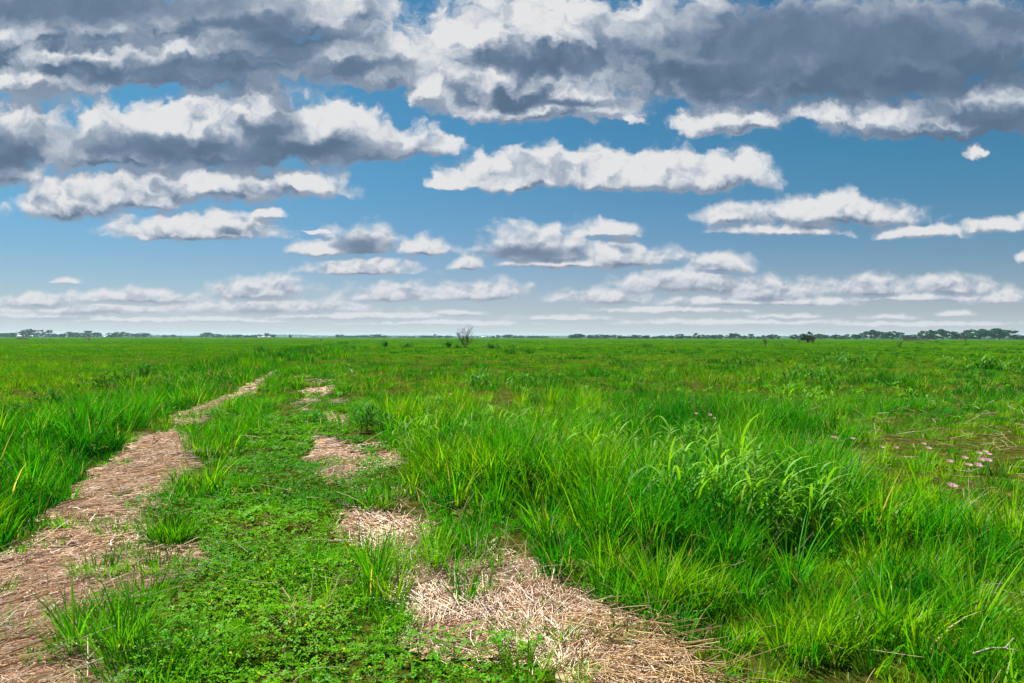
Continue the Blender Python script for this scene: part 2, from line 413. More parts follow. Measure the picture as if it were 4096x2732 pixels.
def blades(root, h, w, az, lean, bend, seg, tint, twist=None, wide=0.0):
    """Arched leaf blades: root (n,3); lean = angle off vertical at the root, bend = further angle to the tip."""
    n = len(h); s = np.linspace(0, 1, seg + 1)[None, :]
    b = np.where(np.abs(bend) < 1e-3, 1e-3, bend)[:, None]; a = lean[:, None]
    r = h[:, None] * (np.cos(a) - np.cos(a + b * s)) / b
    z = h[:, None] * (np.sin(a + b * s) - np.sin(a)) / b
    ca, sa = np.cos(az)[:, None], np.sin(az)[:, None]
    ctr = np.stack([root[:, None, 0] + r * ca, root[:, None, 1] + r * sa, root[:, None, 2] + z], -1)
    th = az if twist is None else az + twist
    if wide: prof = (1 - s ** 2.2) * (1 - wide * (1 - s) ** 3)
    else: prof = 1 - s ** 1.6
    hw = 0.5 * w[:, None] * prof
    sd = np.stack([-np.sin(th), np.cos(th), np.zeros(n)], -1)[:, None, :]
    Lf = ctr[:, :seg] - sd * hw[:, :seg, None]; Rt = ctr[:, :seg] + sd * hw[:, :seg, None]
    v = np.concatenate([np.stack([Lf, Rt], 2).reshape(n, 2 * seg, 3), ctr[:, seg:]], 1)
    nv = 2 * seg + 1; base = (np.arange(n) * nv)[:, None]
    pat = []
    for i in range(seg - 1): pat += [2 * i, 2 * i + 1, 2 * i + 3, 2 * i + 2]
    pat += [2 * seg - 2, 2 * seg - 1, 2 * seg]
    l = (base + np.array(pat)[None, :]).ravel()
    f = np.tile(np.array([4] * (seg - 1) + [3]), n)
    c = np.repeat(tint[:, None, :], nv, 1).reshape(-1, 3)
    return v.reshape(-1, 3), f, l, c

# ------------------------------------------------------------------ the lie of the land (outlines measured on the ground)
STRAW_L1 = poly([(310, 1008), (395, 993), (442, 1008), (428, 1062), (405, 1100), (365, 1140), (330, 1175), (340, 1205), (300, 1212), (200, 1206), (80, 1192), (150, 1150), (190, 1100), (250, 1062), (290, 1040)])
STRAW_L2 = poly([(-260, 1290), (0, 1252), (90, 1215), (210, 1192), (315, 1200), (335, 1238), (452, 1238), (465, 1268), (380, 1302), (300, 1330), (235, 1370), (185, 1420), (150, 1472), (262, 1500), (250, 1590), (60, 1640), (-500, 1640)])
STRAW_L3 = poly([(395, 958), (465, 930), (520, 905), (580, 880), (630, 852), (645, 850), (610, 880), (560, 912), (505, 937), (450, 975), (415, 982)])
STRAW_R1 = poly([(780, 1162), (870, 1158), (960, 1175), (1010, 1212), (1000, 1240), (1020, 1275), (1050, 1292), (1150, 1288), (1250, 1318), (1400, 1368), (1480, 1378), (1535, 1450), (1600, 1520), (1640, 1600), (1380, 1600), (1310, 1530), (1200, 1482), (1000, 1470), (930, 1440), (950, 1400), (930, 1370), (900, 1330), (850, 1290), (812, 1240), (792, 1210)])
STRAW_R2 = poly([(700, 990), (760, 1003), (830, 1036), (855, 1050), (805, 1062), (768, 1055), (795, 1092), (765, 1100), (745, 1060), (718, 1022)])
STRAW_R3 = poly([(870, 1028), (915, 1034), (908, 1062), (878, 1057)])
STRAW_R4 = poly([(740, 945), (800, 958), (775, 978), (745, 968)])
STRAW_R5 = poly([(700, 893), (755, 890), (748, 905), (703, 908)])
STRAW_F = poly([(1850, 878), (1960, 884), (2160, 902), (2110, 914), (1960, 896), (1850, 886)])
STRAW_E = poly([(2290, 1165), (2370, 1150), (2440, 1230), (2330, 1205)])
STRAWS = [STRAW_L1, STRAW_L2, STRAW_L3, STRAW_R1, STRAW_R2, STRAW_R3, STRAW_R4, STRAW_R5]
VERGE = poly([(-500, 1330), (0, 1240), (90, 1186), (150, 1148), (190, 1098), (290, 1034), (312, 1006), (398, 956), (468, 924), (578, 874), (640, 842), (735, 806), (830, 785), (765, 789), (605, 812), (455, 843), (300, 888), (150, 955), (0, 1015), (-500, 1160)])
STRIP = poly([(240, 1640), (150, 1472), (240, 1370), (380, 1300), (455, 1240), (335, 1200), (365, 1140), (430, 1060), (445, 985), (560, 910), (645, 850), (735, 806), (830, 784), (822, 784), (792, 830), (790, 860), (805, 905), (835, 955), (905, 1032), (935, 1082), (1000, 1140), (1200, 1180), (1245, 1300), (1470, 1372), (1620, 1560), (1640, 1640)])
CLOVER = poly([(445, 1245), (480, 1150), (540, 1050), (600, 985), (700, 955), (760, 965), (850, 1010), (905, 1050), (935, 1100), (900, 1150), (790, 1160), (800, 1225), (870, 1300), (900, 1362), (930, 1450), (1050, 1500), (1290, 1530), (1400, 1600), (200, 1640), (270, 1500), (380, 1330)])
SHORT_R = poly([(1880, 990), (2120, 985), (2500, 1000), (2560, 1240), (2330, 1240), (2150, 1180), (1980, 1140), (1900, 1080)])
RISE = poly([(2020, 1300), (1960, 1220), (1640, 1225), (1600, 1270), (1700, 1300), (1900, 1330)])

BANK = poly([(835, 955), (1000, 925), (1400, 930), (1700, 965), (1960, 1015), (1965, 1225), (1640, 1245), (1420, 1330), (1250, 1295), (1205, 1180), (1005, 1140), (935, 1080), (905, 1032)])
WEAK = poly([(690, 860), (760, 862), (790, 940), (830, 1000), (930, 1060), (920, 1110), (960, 1165), (1180, 1230), (1320, 1300), (1040, 1300), (900, 1270), (780, 1165), (740, 1060), (690, 1000), (690, 930)])
def straw_mask(x, y):
    m = np.full(x.shape, -9.0)
    for p in STRAWS: m = np.maximum(m, sdist(p, x, y))
    d = np.hypot(x, y)
    m = np.maximum(m, np.minimum(sdist(WEAK, x, y), 0.05) + (fbm(x * 1.9 + 5, y * 1.1, 2) - 0.66) * 0.9)
    return m + (fbm(x * 3.1, y * 3.1, 3) - 0.5) * np.minimum(0.34, 0.05 * d) + (fbm(x * 9, y * 9 + 3, 2) - 0.5) * 0.10
def gz(x, y):
    d2 = x * x + y * y
    f1 = 1.0 / (1.0 + d2 / 3000.0)
    z = 0.16 * (fbm(x * 0.22 + 3, y * 0.22, 2) - 0.5) * f1 + 0.07 * (fbm(x * 1.1, y * 1.1 + 8, 2) - 0.5) / (1 + d2 / 900.0)
    return z

def build_ground():
    n = 430
    i = np.linspace(-1, 1, n); xs = 1.6 * np.sinh(8.4 * i)
    j = np.linspace(-0.45, 1, n); ys = 3.2 + 1.8 * np.sinh(8.1 * j)
    X, Y = np.meshgrid(xs, ys)
    x = X.ravel(); y = Y.ravel()
    z = gz(x, y) - 0.012
    idx = np.arange(n * n).reshape(n, n)
    q = np.stack([idx[:-1, :-1], idx[:-1, 1:], idx[1:, 1:], idx[1:, :-1]], -1).reshape(-1, 4)
    # where soil shows, where pasture is paler
    yel = np.clip(fbm(x * 0.045 + 4, y * 0.03, 3), 0, 1)
    tint = np.stack([np.zeros_like(x), yel, np.zeros_like(x)], -1)
    m, nt, out = mat('meadow_ground')
    N = nt.nodes.new; L = nt.links.new
    geo = N('ShaderNodeNewGeometry')
    def noi(s, d=4, r=0.6, st=(1, 1, 1)):
        mp = N('ShaderNodeVectorMath'); mp.operation = 'MULTIPLY'; mp.inputs[1].default_value = st
        L(geo.outputs['Position'], mp.inputs[0])
        k = N('ShaderNodeTexNoise'); k.inputs['Scale'].default_value = s; k.inputs['Detail'].default_value = d; k.inputs['Roughness'].default_value = r
        L(mp.outputs[0], k.inputs['Vector']); return k.outputs[0]
    def mixc(f, a, b):
        k = N('ShaderNodeMix'); k.data_type = 'RGBA'
        for s_, v_ in ((0, f), (6, a), (7, b)):
            if isinstance(v_, bpy.types.NodeSocket): L(v_, k.inputs[s_])
            else: k.inputs[s_].default_value = v_
        return k.outputs[2]
    def rmp(f, a, b):
        k = N('ShaderNodeMapRange'); k.interpolation_type = 'SMOOTHSTEP'; L(f, k.inputs[0]); k.inputs[1].default_value = a; k.inputs[2].default_value = b
        return k.outputs[0]
    big = noi(0.035, 5, 0.65, (0.6, 1, 1)); mid = noi(0.5, 4); fine = noi(6.0, 5, 0.7)
    far = mixc(rmp(big, 0.36, 0.62), (0.016, 0.080, 0.0006, 1), (0.056, 0.138, 0.0006, 1))
    far = mixc(rmp(mid, 0.42, 0.72), far, (0.030, 0.098, 0.001, 1))
    far = mixc(rmp(noi(0.9, 5, 0.7), 0.62, 0.72), far, (0.055, 0.062, 0.016, 1))
    near = mixc(rmp(fine, 0.35, 0.7), (0.026, 0.034, 0.004, 1), (0.095, 0.095, 0.018, 1))
    ln = N('ShaderNodeVectorMath'); ln.operation = 'LENGTH'; L(geo.outputs['Position'], ln.inputs[0])
    fd = rmp(ln.outputs['Value'], 14.0, 70.0)
    col = mixc(fd, near, far)
    bs = N('ShaderNodeBsdfDiffuse'); L(col, bs.inputs[0]); L(bs.outputs[0], out.inputs[0])
    o = mesh_obj('ground', np.stack([x, y, z], -1), np.full(len(q), 4), q.ravel(), m, tint, None, True)
    tag(o, 'flat green pasture and meadow reaching to the horizon', 'ground', None, 'structure')
build_ground()

def build_path(name, polys, label):
    """The trodden wheel track: a soil and straw coloured sheet 4 mm above the meadow."""
    allp = np.concatenate(polys); lo = allp.min(0) - 0.3; hi = allp.max(0) + 0.3
    st = 0.06
    xs = np.arange(lo[0], hi[0], st); ys = np.arange(lo[1], hi[1], st)
    X, Y = np.meshgrid(xs, ys); x = X.ravel(); y = Y.ravel()
    m = np.full(x.shape, -9.0)
    for p in polys: m = np.maximum(m, sdist(p, x, y))
    m = m + (fbm(x * 3.1, y * 3.1, 3) - 0.5) * np.minimum(0.34, 0.05 * np.hypot(x, y)) + 0.06
    idx = np.arange(len(x)).reshape(X.shape)
    q = np.stack([idx[:-1, :-1], idx[:-1, 1:], idx[1:, 1:], idx[1:, :-1]], -1).reshape(-1, 4)
    q = q[(m[q] > 0).all(1)]
    us, inv = np.unique(q, return_inverse=True)
    v = np.stack([x[us], y[us], gz(x[us], y[us]) - 0.004], -1)
    mt = M_PATH
    o = mesh_obj(name, v, np.full(len(q), 4), inv.ravel(), mt, None, None, True)
    tag(o, label, 'path', None, 'structure')
def path_material():
    m, nt, out = mat('straw_covered_soil')
    N = nt.nodes.new; L = nt.links.new
    geo = N('ShaderNodeNewGeometry')
    def noi(s, st, d=4):
        mp = N('ShaderNodeVectorMath'); mp.operation = 'MULTIPLY'; mp.inputs[1].default_value = st
        L(geo.outputs['Position'], mp.inputs[0])
        k = N('ShaderNodeTexNoise'); k.inputs['Scale'].default_value = s; k.inputs['Detail'].default_value = d; k.inputs['Roughness'].default_value = 0.65
        L(mp.outputs[0], k.inputs['Vector']); return k.outputs[0]
    rp = N('ShaderNodeValToRGB'); L(noi(30, (0.35, 1, 1)), rp.inputs[0])
    e = rp.color_ramp.elements
    e[0].position = 0.3; e[0].color = (0.20, 0.12, 0.065, 1); e[1].position = 0.68; e[1].color = (0.66, 0.46, 0.30, 1)
    b = N('ShaderNodeBsdfDiffuse'); L(rp.outputs[0], b.inputs[0]); L(b.outputs[0], out.inputs[0])
    return m
M_PATH = path_material()
build_path('path', [STRAW_L1, STRAW_L2, STRAW_L3], 'left wheel track of trodden straw and soil')
build_path('path', [STRAW_R1, STRAW_R2, STRAW_R3, STRAW_R4, STRAW_R5], 'right wheel track of trodden straw, broken by clover')

# ------------------------------------------------------------------ grass
def lerp3(a, b, t): return a[None, :] * (1 - t[:, None]) + b[None, :] * t[:, None]
YG = np.array((0.205, 0.430, 0.0005)); VIV = np.array((0.050, 0.340, 0.0006)); DKG = np.array((0.009, 0.160, 0.0015)); DRY = np.array((0.46, 0.36, 0.15)); BLG = np.array((0.020, 0.21, 0.012))

rng = np.random.RandomState(11)
def zone_props(x, y):
    """height of the grass, share of ground it covers, paleness, zone id (0 pasture, 1 verge, 2 strip, 3 meadow)"""
    d = np.hypot(x, y)
    sv = sdist(VERGE, x, y); ss_ = sdist(STRIP, x, y); bank = sdist(BANK, x, y); sr = sdist(SHORT_R, x, y); rise = sdist(RISE, x, y)
    sm = straw_mask(x, y)
    edge_x = -0.235 * y + 0.4                                    # the line of the track runs off to the left
    right = x > edge_x
    n1 = fbm(x * 0.9, y * 0.9, 3); n2 = fbm(x * 0.16 + 40, y * 0.10, 3); n3 = fbm(x * 2.6 + 9, y * 2.6, 2)
    zone = np.where(sv > 0, 1, np.where(ss_ > 0, 2, np.where(right, 3, 0)))
    h = np.full(x.shape, 0.08); cov = np.full(x.shape, 1.0); pale = np.full(x.shape, 0.5)
    past = zone == 0
    h[past] = (0.05 + 0.07 * n1 + 0.05 * sstep(0.55, 0.75, n2))[past]; cov[past] = 0.9; pale[past] = (0.16 + 1.0 * n2)[past]
    v = zone == 1
    h[v] = (0.07 + 0.20 * sstep(0.3, 0.7, n1) + 0.10 * sstep(0, 0.5, sv) + 0.08 * n3)[v]; pale[v] = (-0.30 + 0.95 * n1)[v]; cov[v] = (0.75 + 0.65 * sstep(0.3, 0.55, n1))[v]
    s = zone == 2
    h[s] = (0.06 + 0.16 * sstep(0.42, 0.75, n1) + 0.07 * n3 + 0.10 * sstep(18, 50, d))[s]; cov[s] = (0.20 + 0.60 * sstep(0.50, 0.66, n1) + 0.40 * sstep(9, 18, d))[s]
    pale[s] = (0.20 + 0.6 * n1)[s]
    cl_ = sstep(-0.1, 0.2, sdist(CLOVER, x, y)) * sstep(11, 6, d); s2 = zone == 2
    h[s2] = (h * (1 - 0.45 * cl_))[s2]; cov[s2] = (cov * (1 - 0.60 * cl_))[s2]
    m = zone == 3
    hm = 0.07 + 0.30 * sstep(0.28, 0.72, n1) + 0.22 * (n2 - 0.42) - 0.10 * sstep(12, 40, d) + 0.12 * sstep(0.52, 0.7, n3)
    hm = hm * (1 - 0.35 * sstep(0.3, -0.6, bank) * sstep(7, 10, d)) + 0.13 * sstep(-0.1, 0.5, bank)
    hm = hm * (1 - 0.45 * sstep(0.0, 0.5, sr)) * (1 - 0.4 * sstep(0.0, 0.3, rise))
    hm = hm * np.where(bank > 0, 0.95, 0.74)
    h[m] = np.clip(hm, 0.07, 0.55)[m]
    cov[m] = ((0.85 + 0.40 * sstep(0.3, 0.6, n1) + 0.3 * sstep(5, 3, d)) * (1 - 0.45 * sstep(0.0, 0.5, sr)))[m]
    pale[m] = (-0.45 + 1.5 * fbm(x * 0.35 + 13, y * 0.22 + 31, 3) + 0.75 * (1 - n1) - 0.3 * sstep(0.5, 0.7, n3) + 0.25 * sstep(0.0, 0.5, sr))[m]
    cov = np.where((zone == 3) & (d > 6.5), cov * (1 - 0.75 * sstep(0.56, 0.68, fbm(x * 0.5 + 21, y * 0.28 + 5, 3))), cov)
    cov = cov * np.maximum(sstep(0.08, -0.10, sm), 0.10 * sstep(0.56, 0.72, fbm(x * 2.3 + 90, y * 2.3, 2)))
    return h, cov, pale, zone, sm
def scatter(d0, d1, dens):
    n = int(dens * (0.94 * (d1 * d1 - d0 * d0) + 3.4 * (d1 - d0)))
    t = rng.rand(n)
    y = np.sqrt(d0 * d0 + t * (d1 * d1 - d0 * d0))
    x = (rng.rand(n) * 2 - 1) * (0.94 * y + 1.7)
    return x, y
def tussock(x, y, cell):
    """(dome 0..1 inside the nearest tussock, its own random number)"""
    xi = np.floor(x / cell).astype(np.int64); yi = np.floor(y / cell).astype(np.int64)
    best = np.full(x.shape, 9.0); idv = np.zeros(x.shape)
    for a in (-1, 0, 1):
        for b in (-1, 0, 1):
            cx = xi + a; cy = yi + b
            jx = _tab[cx & 255, cy & 255]; jy = _tab[(cx + 91) & 255, (cy + 37) & 255]
            r = np.hypot(x / cell - cx - jx, y / cell - cy - jy) / (0.55 + 0.5 * _tab[(cx + 7) & 255, (cy + 133) & 255])
            m = r < best
            best = np.where(m, r, best); idv = np.where(m, _tab[(cx + 53) & 255, (cy + 11) & 255], idv)
    return np.clip(1 - best, 0, 1), idv
GRASS = {0: Geo(), 1: Geo(), 2: Geo(), 3: Geo()}
def grow(d0, d1, tufts, per, w, seg, rad, low=False):
    x, y = scatter(d0, d1, tufts)
    h, cov, pale, zone, sm = zone_props(x, y)
    # a tussock pattern leaves small gaps in which stems and soil show
    gap = fbm(x * 4.3 + 70, y * 4.3, 2)
    dome, tid = tussock(x, y, 0.36 + 0.022 * d0)
    keep = rng.rand(len(x)) < cov * (0.9 if low else (0.28 + 1.15 * sstep(0.0, 0.35, dome)) * (0.55 + 0.6 * sstep(0.30, 0.55, gap)))
    rough = np.where(zone == 0, 0.35, np.where(zone == 2, 0.6, 1.0))
    h = h * (1 - rough + rough * (0.42 + 1.25 * dome ** 0.7)); pale = pale + rough * ((tid - 0.5) * 1.05 + 0.70 * (dome - 0.35))  # random tint per tussock, plus gap shade painted darker between the domes
    x, y, h, pale, zone = x[keep], y[keep], h[keep], pale[keep], zone[keep]
    n = len(x)
    if low: h = 0.035 + 0.30 * h; pale = pale - 0.45  # understory tinted darker, painting in the shadow between clumps
    th = h * np.exp(rng.randn(n) * 0.22)
    tp = pale - 0.14 + rng.randn(n) * 0.26
    blue = (rng.rand(n) < 0.18)
    idx = np.repeat(np.arange(n), per); m = len(idx)
    az = rng.rand(m) * 2 * np.pi; rr = np.sqrt(rng.rand(m)) * rad
    bx = x[idx] + np.cos(az) * rr; by = y[idx] + np.sin(az) * rr
    root = np.stack([bx, by, gz(bx, by) - 0.012], -1)
    bh = np.minimum(th[idx] * (0.55 + 0.65 * rng.rand(m)), 0.60)
    az2 = az + rng.randn(m) * 0.5
    lean = 0.04 + 0.24 * rng.rand(m) + 0.16 * rr / rad
    bend = 0.15 + 0.75 * rng.rand(m) + 1.5 * (rng.rand(m) < 0.18) * rng.rand(m)
    bw = w * (0.65 + 0.7 * rng.rand(m)) * np.clip(0.55 + 1.5 * bh, 0.6, 1.25)
    t = np.clip(tp[idx] + rng.randn(m) * 0.14, -0.6, 1.4)
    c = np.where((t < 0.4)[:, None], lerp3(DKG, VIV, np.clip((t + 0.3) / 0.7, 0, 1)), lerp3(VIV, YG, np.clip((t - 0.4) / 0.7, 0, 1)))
    c = np.where(blue[idx][:, None], 0.5 * c + 0.5 * BLG[None], c)
    dr = (rng.rand(m) < 0.035)
    c = np.where(dr[:, None], DRY[None] * (0.6 + 0.5 * rng.rand(m))[:, None], c)
    c = c * (0.55 + 0.85 * rng.rand(m))[:, None] * (1.0 if d0 < 10 else 0.80 if d0 < 30 else 0.70)  # random blade tone; distant tufts also dimmed in place of missing self-shadow
    zz = zone[idx]
    for k in range(4):
        q = zz == k
        if q.any(): GRASS[k].add(*blades(root[q], bh[q], bw[q], az2[q], lean[q], bend[q], seg, c[q], rng.randn(q.sum()) * 0.7))
grow(1.6, 4.2, 112, 30, 0.0076, 4, 0.055)
grow(4.2, 7.5, 72, 27, 0.0100, 4, 0.065)
grow(7.5, 14, 34, 32, 0.0085, 3, 0.11)
grow(14, 32, 10, 26, 0.018, 3, 0.17)
grow(32, 90, 1.5, 22, 0.045, 2, 0.35)
grow(90, 300, 0.10, 16, 0.13, 2, 0.9)
grow(1.6, 4.2, 120, 14, 0.0055, 3, 0.06, True)
grow(4.2, 8, 60, 14, 0.0075, 3, 0.08, True)
GL = {0: 'short yellow green pasture grass beyond the left verge', 1: 'dense dark green verge grass along the left wheel track',
      2: 'low grass on the strip between the two wheel tracks', 3: 'tall lush meadow grass right of the wheel tracks'}
for k in range(4):
    tag(GRASS[k].build('grass', M_GRASS), GL[k], 'grass', None, 'stuff')

# flowering grass: thin stalks with nodding spikelets over the verge and the meadow
def seed_grass():
    g = Geo()
    x, y = scatter(3.0, 20, 14)
    h, cov, pale, zone, sm = zone_props(x, y)
    k = ((zone == 1) | ((zone == 3) & (rng.rand(len(x)) < 0.45)) | ((zone == 2) & (rng.rand(len(x)) < 0.10))) & (h > 0.14) & (sm < -0.05)
    x, y, h, zone = x[k], y[k], h[k], zone[k]; n = len(x); d = np.hypot(x, y)
    hh = h * (1.05 + 0.45 * rng.rand(n)); az = rng.rand(n) * 2 * np.pi
    lean = 0.05 + 0.3 * rng.rand(n); bend = 0.3 + 0.9 * rng.rand(n)
    root = np.stack([x, y, gz(x, y) - 0.01], -1)
    st = np.array((0.17, 0.27, 0.05)); c = np.repeat(st[None], n, 0) * (0.7 + 0.6 * rng.rand(n))[:, None]
    g.add(*blades(root, hh, np.maximum(0.0022, 0.0006 * d), az, lean, bend, 4, c))
    for s in np.linspace(0.72, 1.0, 6):
        r = hh * (np.cos(lean) - np.cos(lean + bend * s)) / bend; z = hh * (np.sin(lean + bend * s) - np.sin(lean)) / bend
        p = root + np.stack([r * np.cos(az), r * np.sin(az), z], -1)
        a2 = az + rng.randn(n) * 1.1
        cc = np.array((0.48, 0.52, 0.16))[None] * (0.6 + 0.6 * rng.rand(n))[:, None]
        g.add(*blades(p, 0.022 + 0.022 * rng.rand(n), np.maximum(0.005, 0.0011 * d), a2, 0.9 + 0.8 * rng.rand(n), 0.7 + 0.6 * rng.rand(n), 2, cc, rng.randn(n), 0.8))
    tag(g.build('seeding_grass', M_GRASS), 'pale nodding seed heads standing above the green grass', 'seed heads', None, 'stuff')
seed_grass()

# ------------------------------------------------------------------ clover on the strip
def clover():
    g = Geo(); fl = Geo()
    for d0, d1, dens, size in ((1.6, 4.2, 4200, 0.0115), (4.2, 7.5, 1900, 0.015), (7.5, 13, 900, 0.026), (13, 26, 170, 0.055)):
        x, y = scatter(d0, d1, dens)
        s = sdist(CLOVER, x, y); sm = straw_mask(x, y); zone_m = sdist(STRIP, x, y)
        n1 = fbm(x * 1.5 + 30, y * 1.5, 3)
        p = sstep(-0.15, 0.15, s + (n1 - 0.5) * 0.5) * sstep(0.05, -0.06, sm)
        patches = sstep(0.58, 0.70, fbm(x * 2.1 + 3, y * 2.1 + 50, 2))
        p = np.maximum(p, 0.8 * patches * sstep(-0.3, 0.2, zone_m) * sstep(0.25, 0.0, sm))
        p = np.maximum(p, 0.10 * patches * (x > 0))
        p = p * (0.35 + 0.65 * sstep(0.25, 0.5, fbm(x * 6, y * 6 + 20, 2)))
        k = rng.rand(len(x)) < p
        x, y = x[k], y[k]; n = len(x)
        hump = fbm(x * 3.0 + 5, y * 3.0, 2)
        z = gz(x, y) + 0.012 + (0.02 + 0.13 * hump ** 1.5) * (0.35 + 0.65 * rng.rand(n))
        ctr = np.stack([x, y, z], -1)
        a0 = rng.rand(n) * 2 * np.pi
        tx = rng.randn(n) * 0.38; ty = rng.randn(n) * 0.38
        nrm = np.stack([tx, ty, np.ones(n)], -1); nrm /= np.linalg.norm(nrm, axis=1, keepdims=True)
        U = np.cross(nrm, np.array([[0, 1.0, 0]])); U /= np.linalg.norm(U, axis=1, keepdims=True); Vv = np.cross(nrm, U)
        lig = np.clip(fbm(x * 1.1 + 60, y * 1.1, 2) * 1.5 - 0.3 + rng.randn(n) * 0.22, 0, 1)
        col = lerp3(np.array((0.030, 0.200, 0.004)), np.array((0.150, 0.420, 0.002)), lig)
        ssz = size * (0.6 + 0.8 * rng.rand(n))
        for q in range(3):
            a = a0 + q * 2.094 + rng.randn(n) * 0.15
            dx = np.cos(a)[:, None] * U + np.sin(a)[:, None] * Vv; dy = -np.sin(a)[:, None] * U + np.cos(a)[:, None] * Vv
            S = ssz[:, None]
            up = nrm * S * 0.22
            v = np.stack([ctr, ctr + dx * S * 0.75 - dy * S * 0.46 + up, ctr + dx * S * 1.15 + dy * 0 + up * 0.4, ctr + dx * S * 0.75 + dy * S * 0.46 + up], 1).reshape(-1, 3)
            l = (np.arange(n)[:, None] * 4 + np.arange(4)[None]).ravel()
            g.add(v, np.full(n, 4), l, np.repeat(col, 4, 0))
        if d0 < 7:
            j = rng.rand(n) < 0.012
            c = ctr[j] + np.array((0, 0, 0.012)); m = len(c)
            for q in range(2):
                a = rng.rand(m) * 3.14; e = 0.0045 if d0 < 4 else 0.006
                o1 = np.stack([np.cos(a), np.sin(a), 0 * a], -1) * e; o2 = np.stack([-np.sin(a), np.cos(a), 0.5 + 0 * a], -1) * e
                v = np.stack([c - o1 - o2, c + o1 - o2, c + o1 + o2, c - o1 + o2], 1).reshape(-1, 3)
                fl.add(v, np.full(m, 4), np.arange(m * 4), np.repeat(np.array([(0.75, 0.62, 0.03)]), m * 4, 0))
    tag(g.build('clover', M_CLOVER), 'bright green clover carpeting the strip between the tracks', 'clover', None, 'stuff')
    tag(fl.build('clover_blossoms', M_CLOVER), 'tiny yellow blossoms dotted through the clover', 'blossoms', None, 'stuff')
clover()

# ------------------------------------------------------------------ straw
def sticks(g, p, L_, w, az, el, col, curve=0.0):
    n = len(L_)
    d = np.stack([np.cos(az) * np.cos(el), np.sin(az) * np.cos(el), np.sin(el)], -1)
    s = np.stack([-np.sin(az), np.cos(az), np.zeros(n)], -1); u = np.cross(d, s)
    bow = s * (rng.randn(n) * curve * L_)[:, None]
    a = p; m_ = p + d * (L_ * 0.5)[:, None] + bow; b = p + d * L_[:, None]
    ring = []
    for c_ in (a, m_, b):
        for k in range(3):
            t = 2.094 * k; ring.append(c_ + (math.cos(t) * s + math.sin(t) * u) * (w * 0.5)[:, None])
    v = np.stack(ring, 1).reshape(-1, 3)
    pat = []
    for r in range(2):
        for k in range(3): pat += [3 * r + k, 3 * r + (k + 1) % 3, 3 * r + 3 + (k + 1) % 3, 3 * r + 3 + k]
    l = (np.arange(n)[:, None] * 9 + np.array(pat)[None]).ravel()
    g.add(v, np.full(n * 6, 4), l, np.repeat(col, 9, 0))
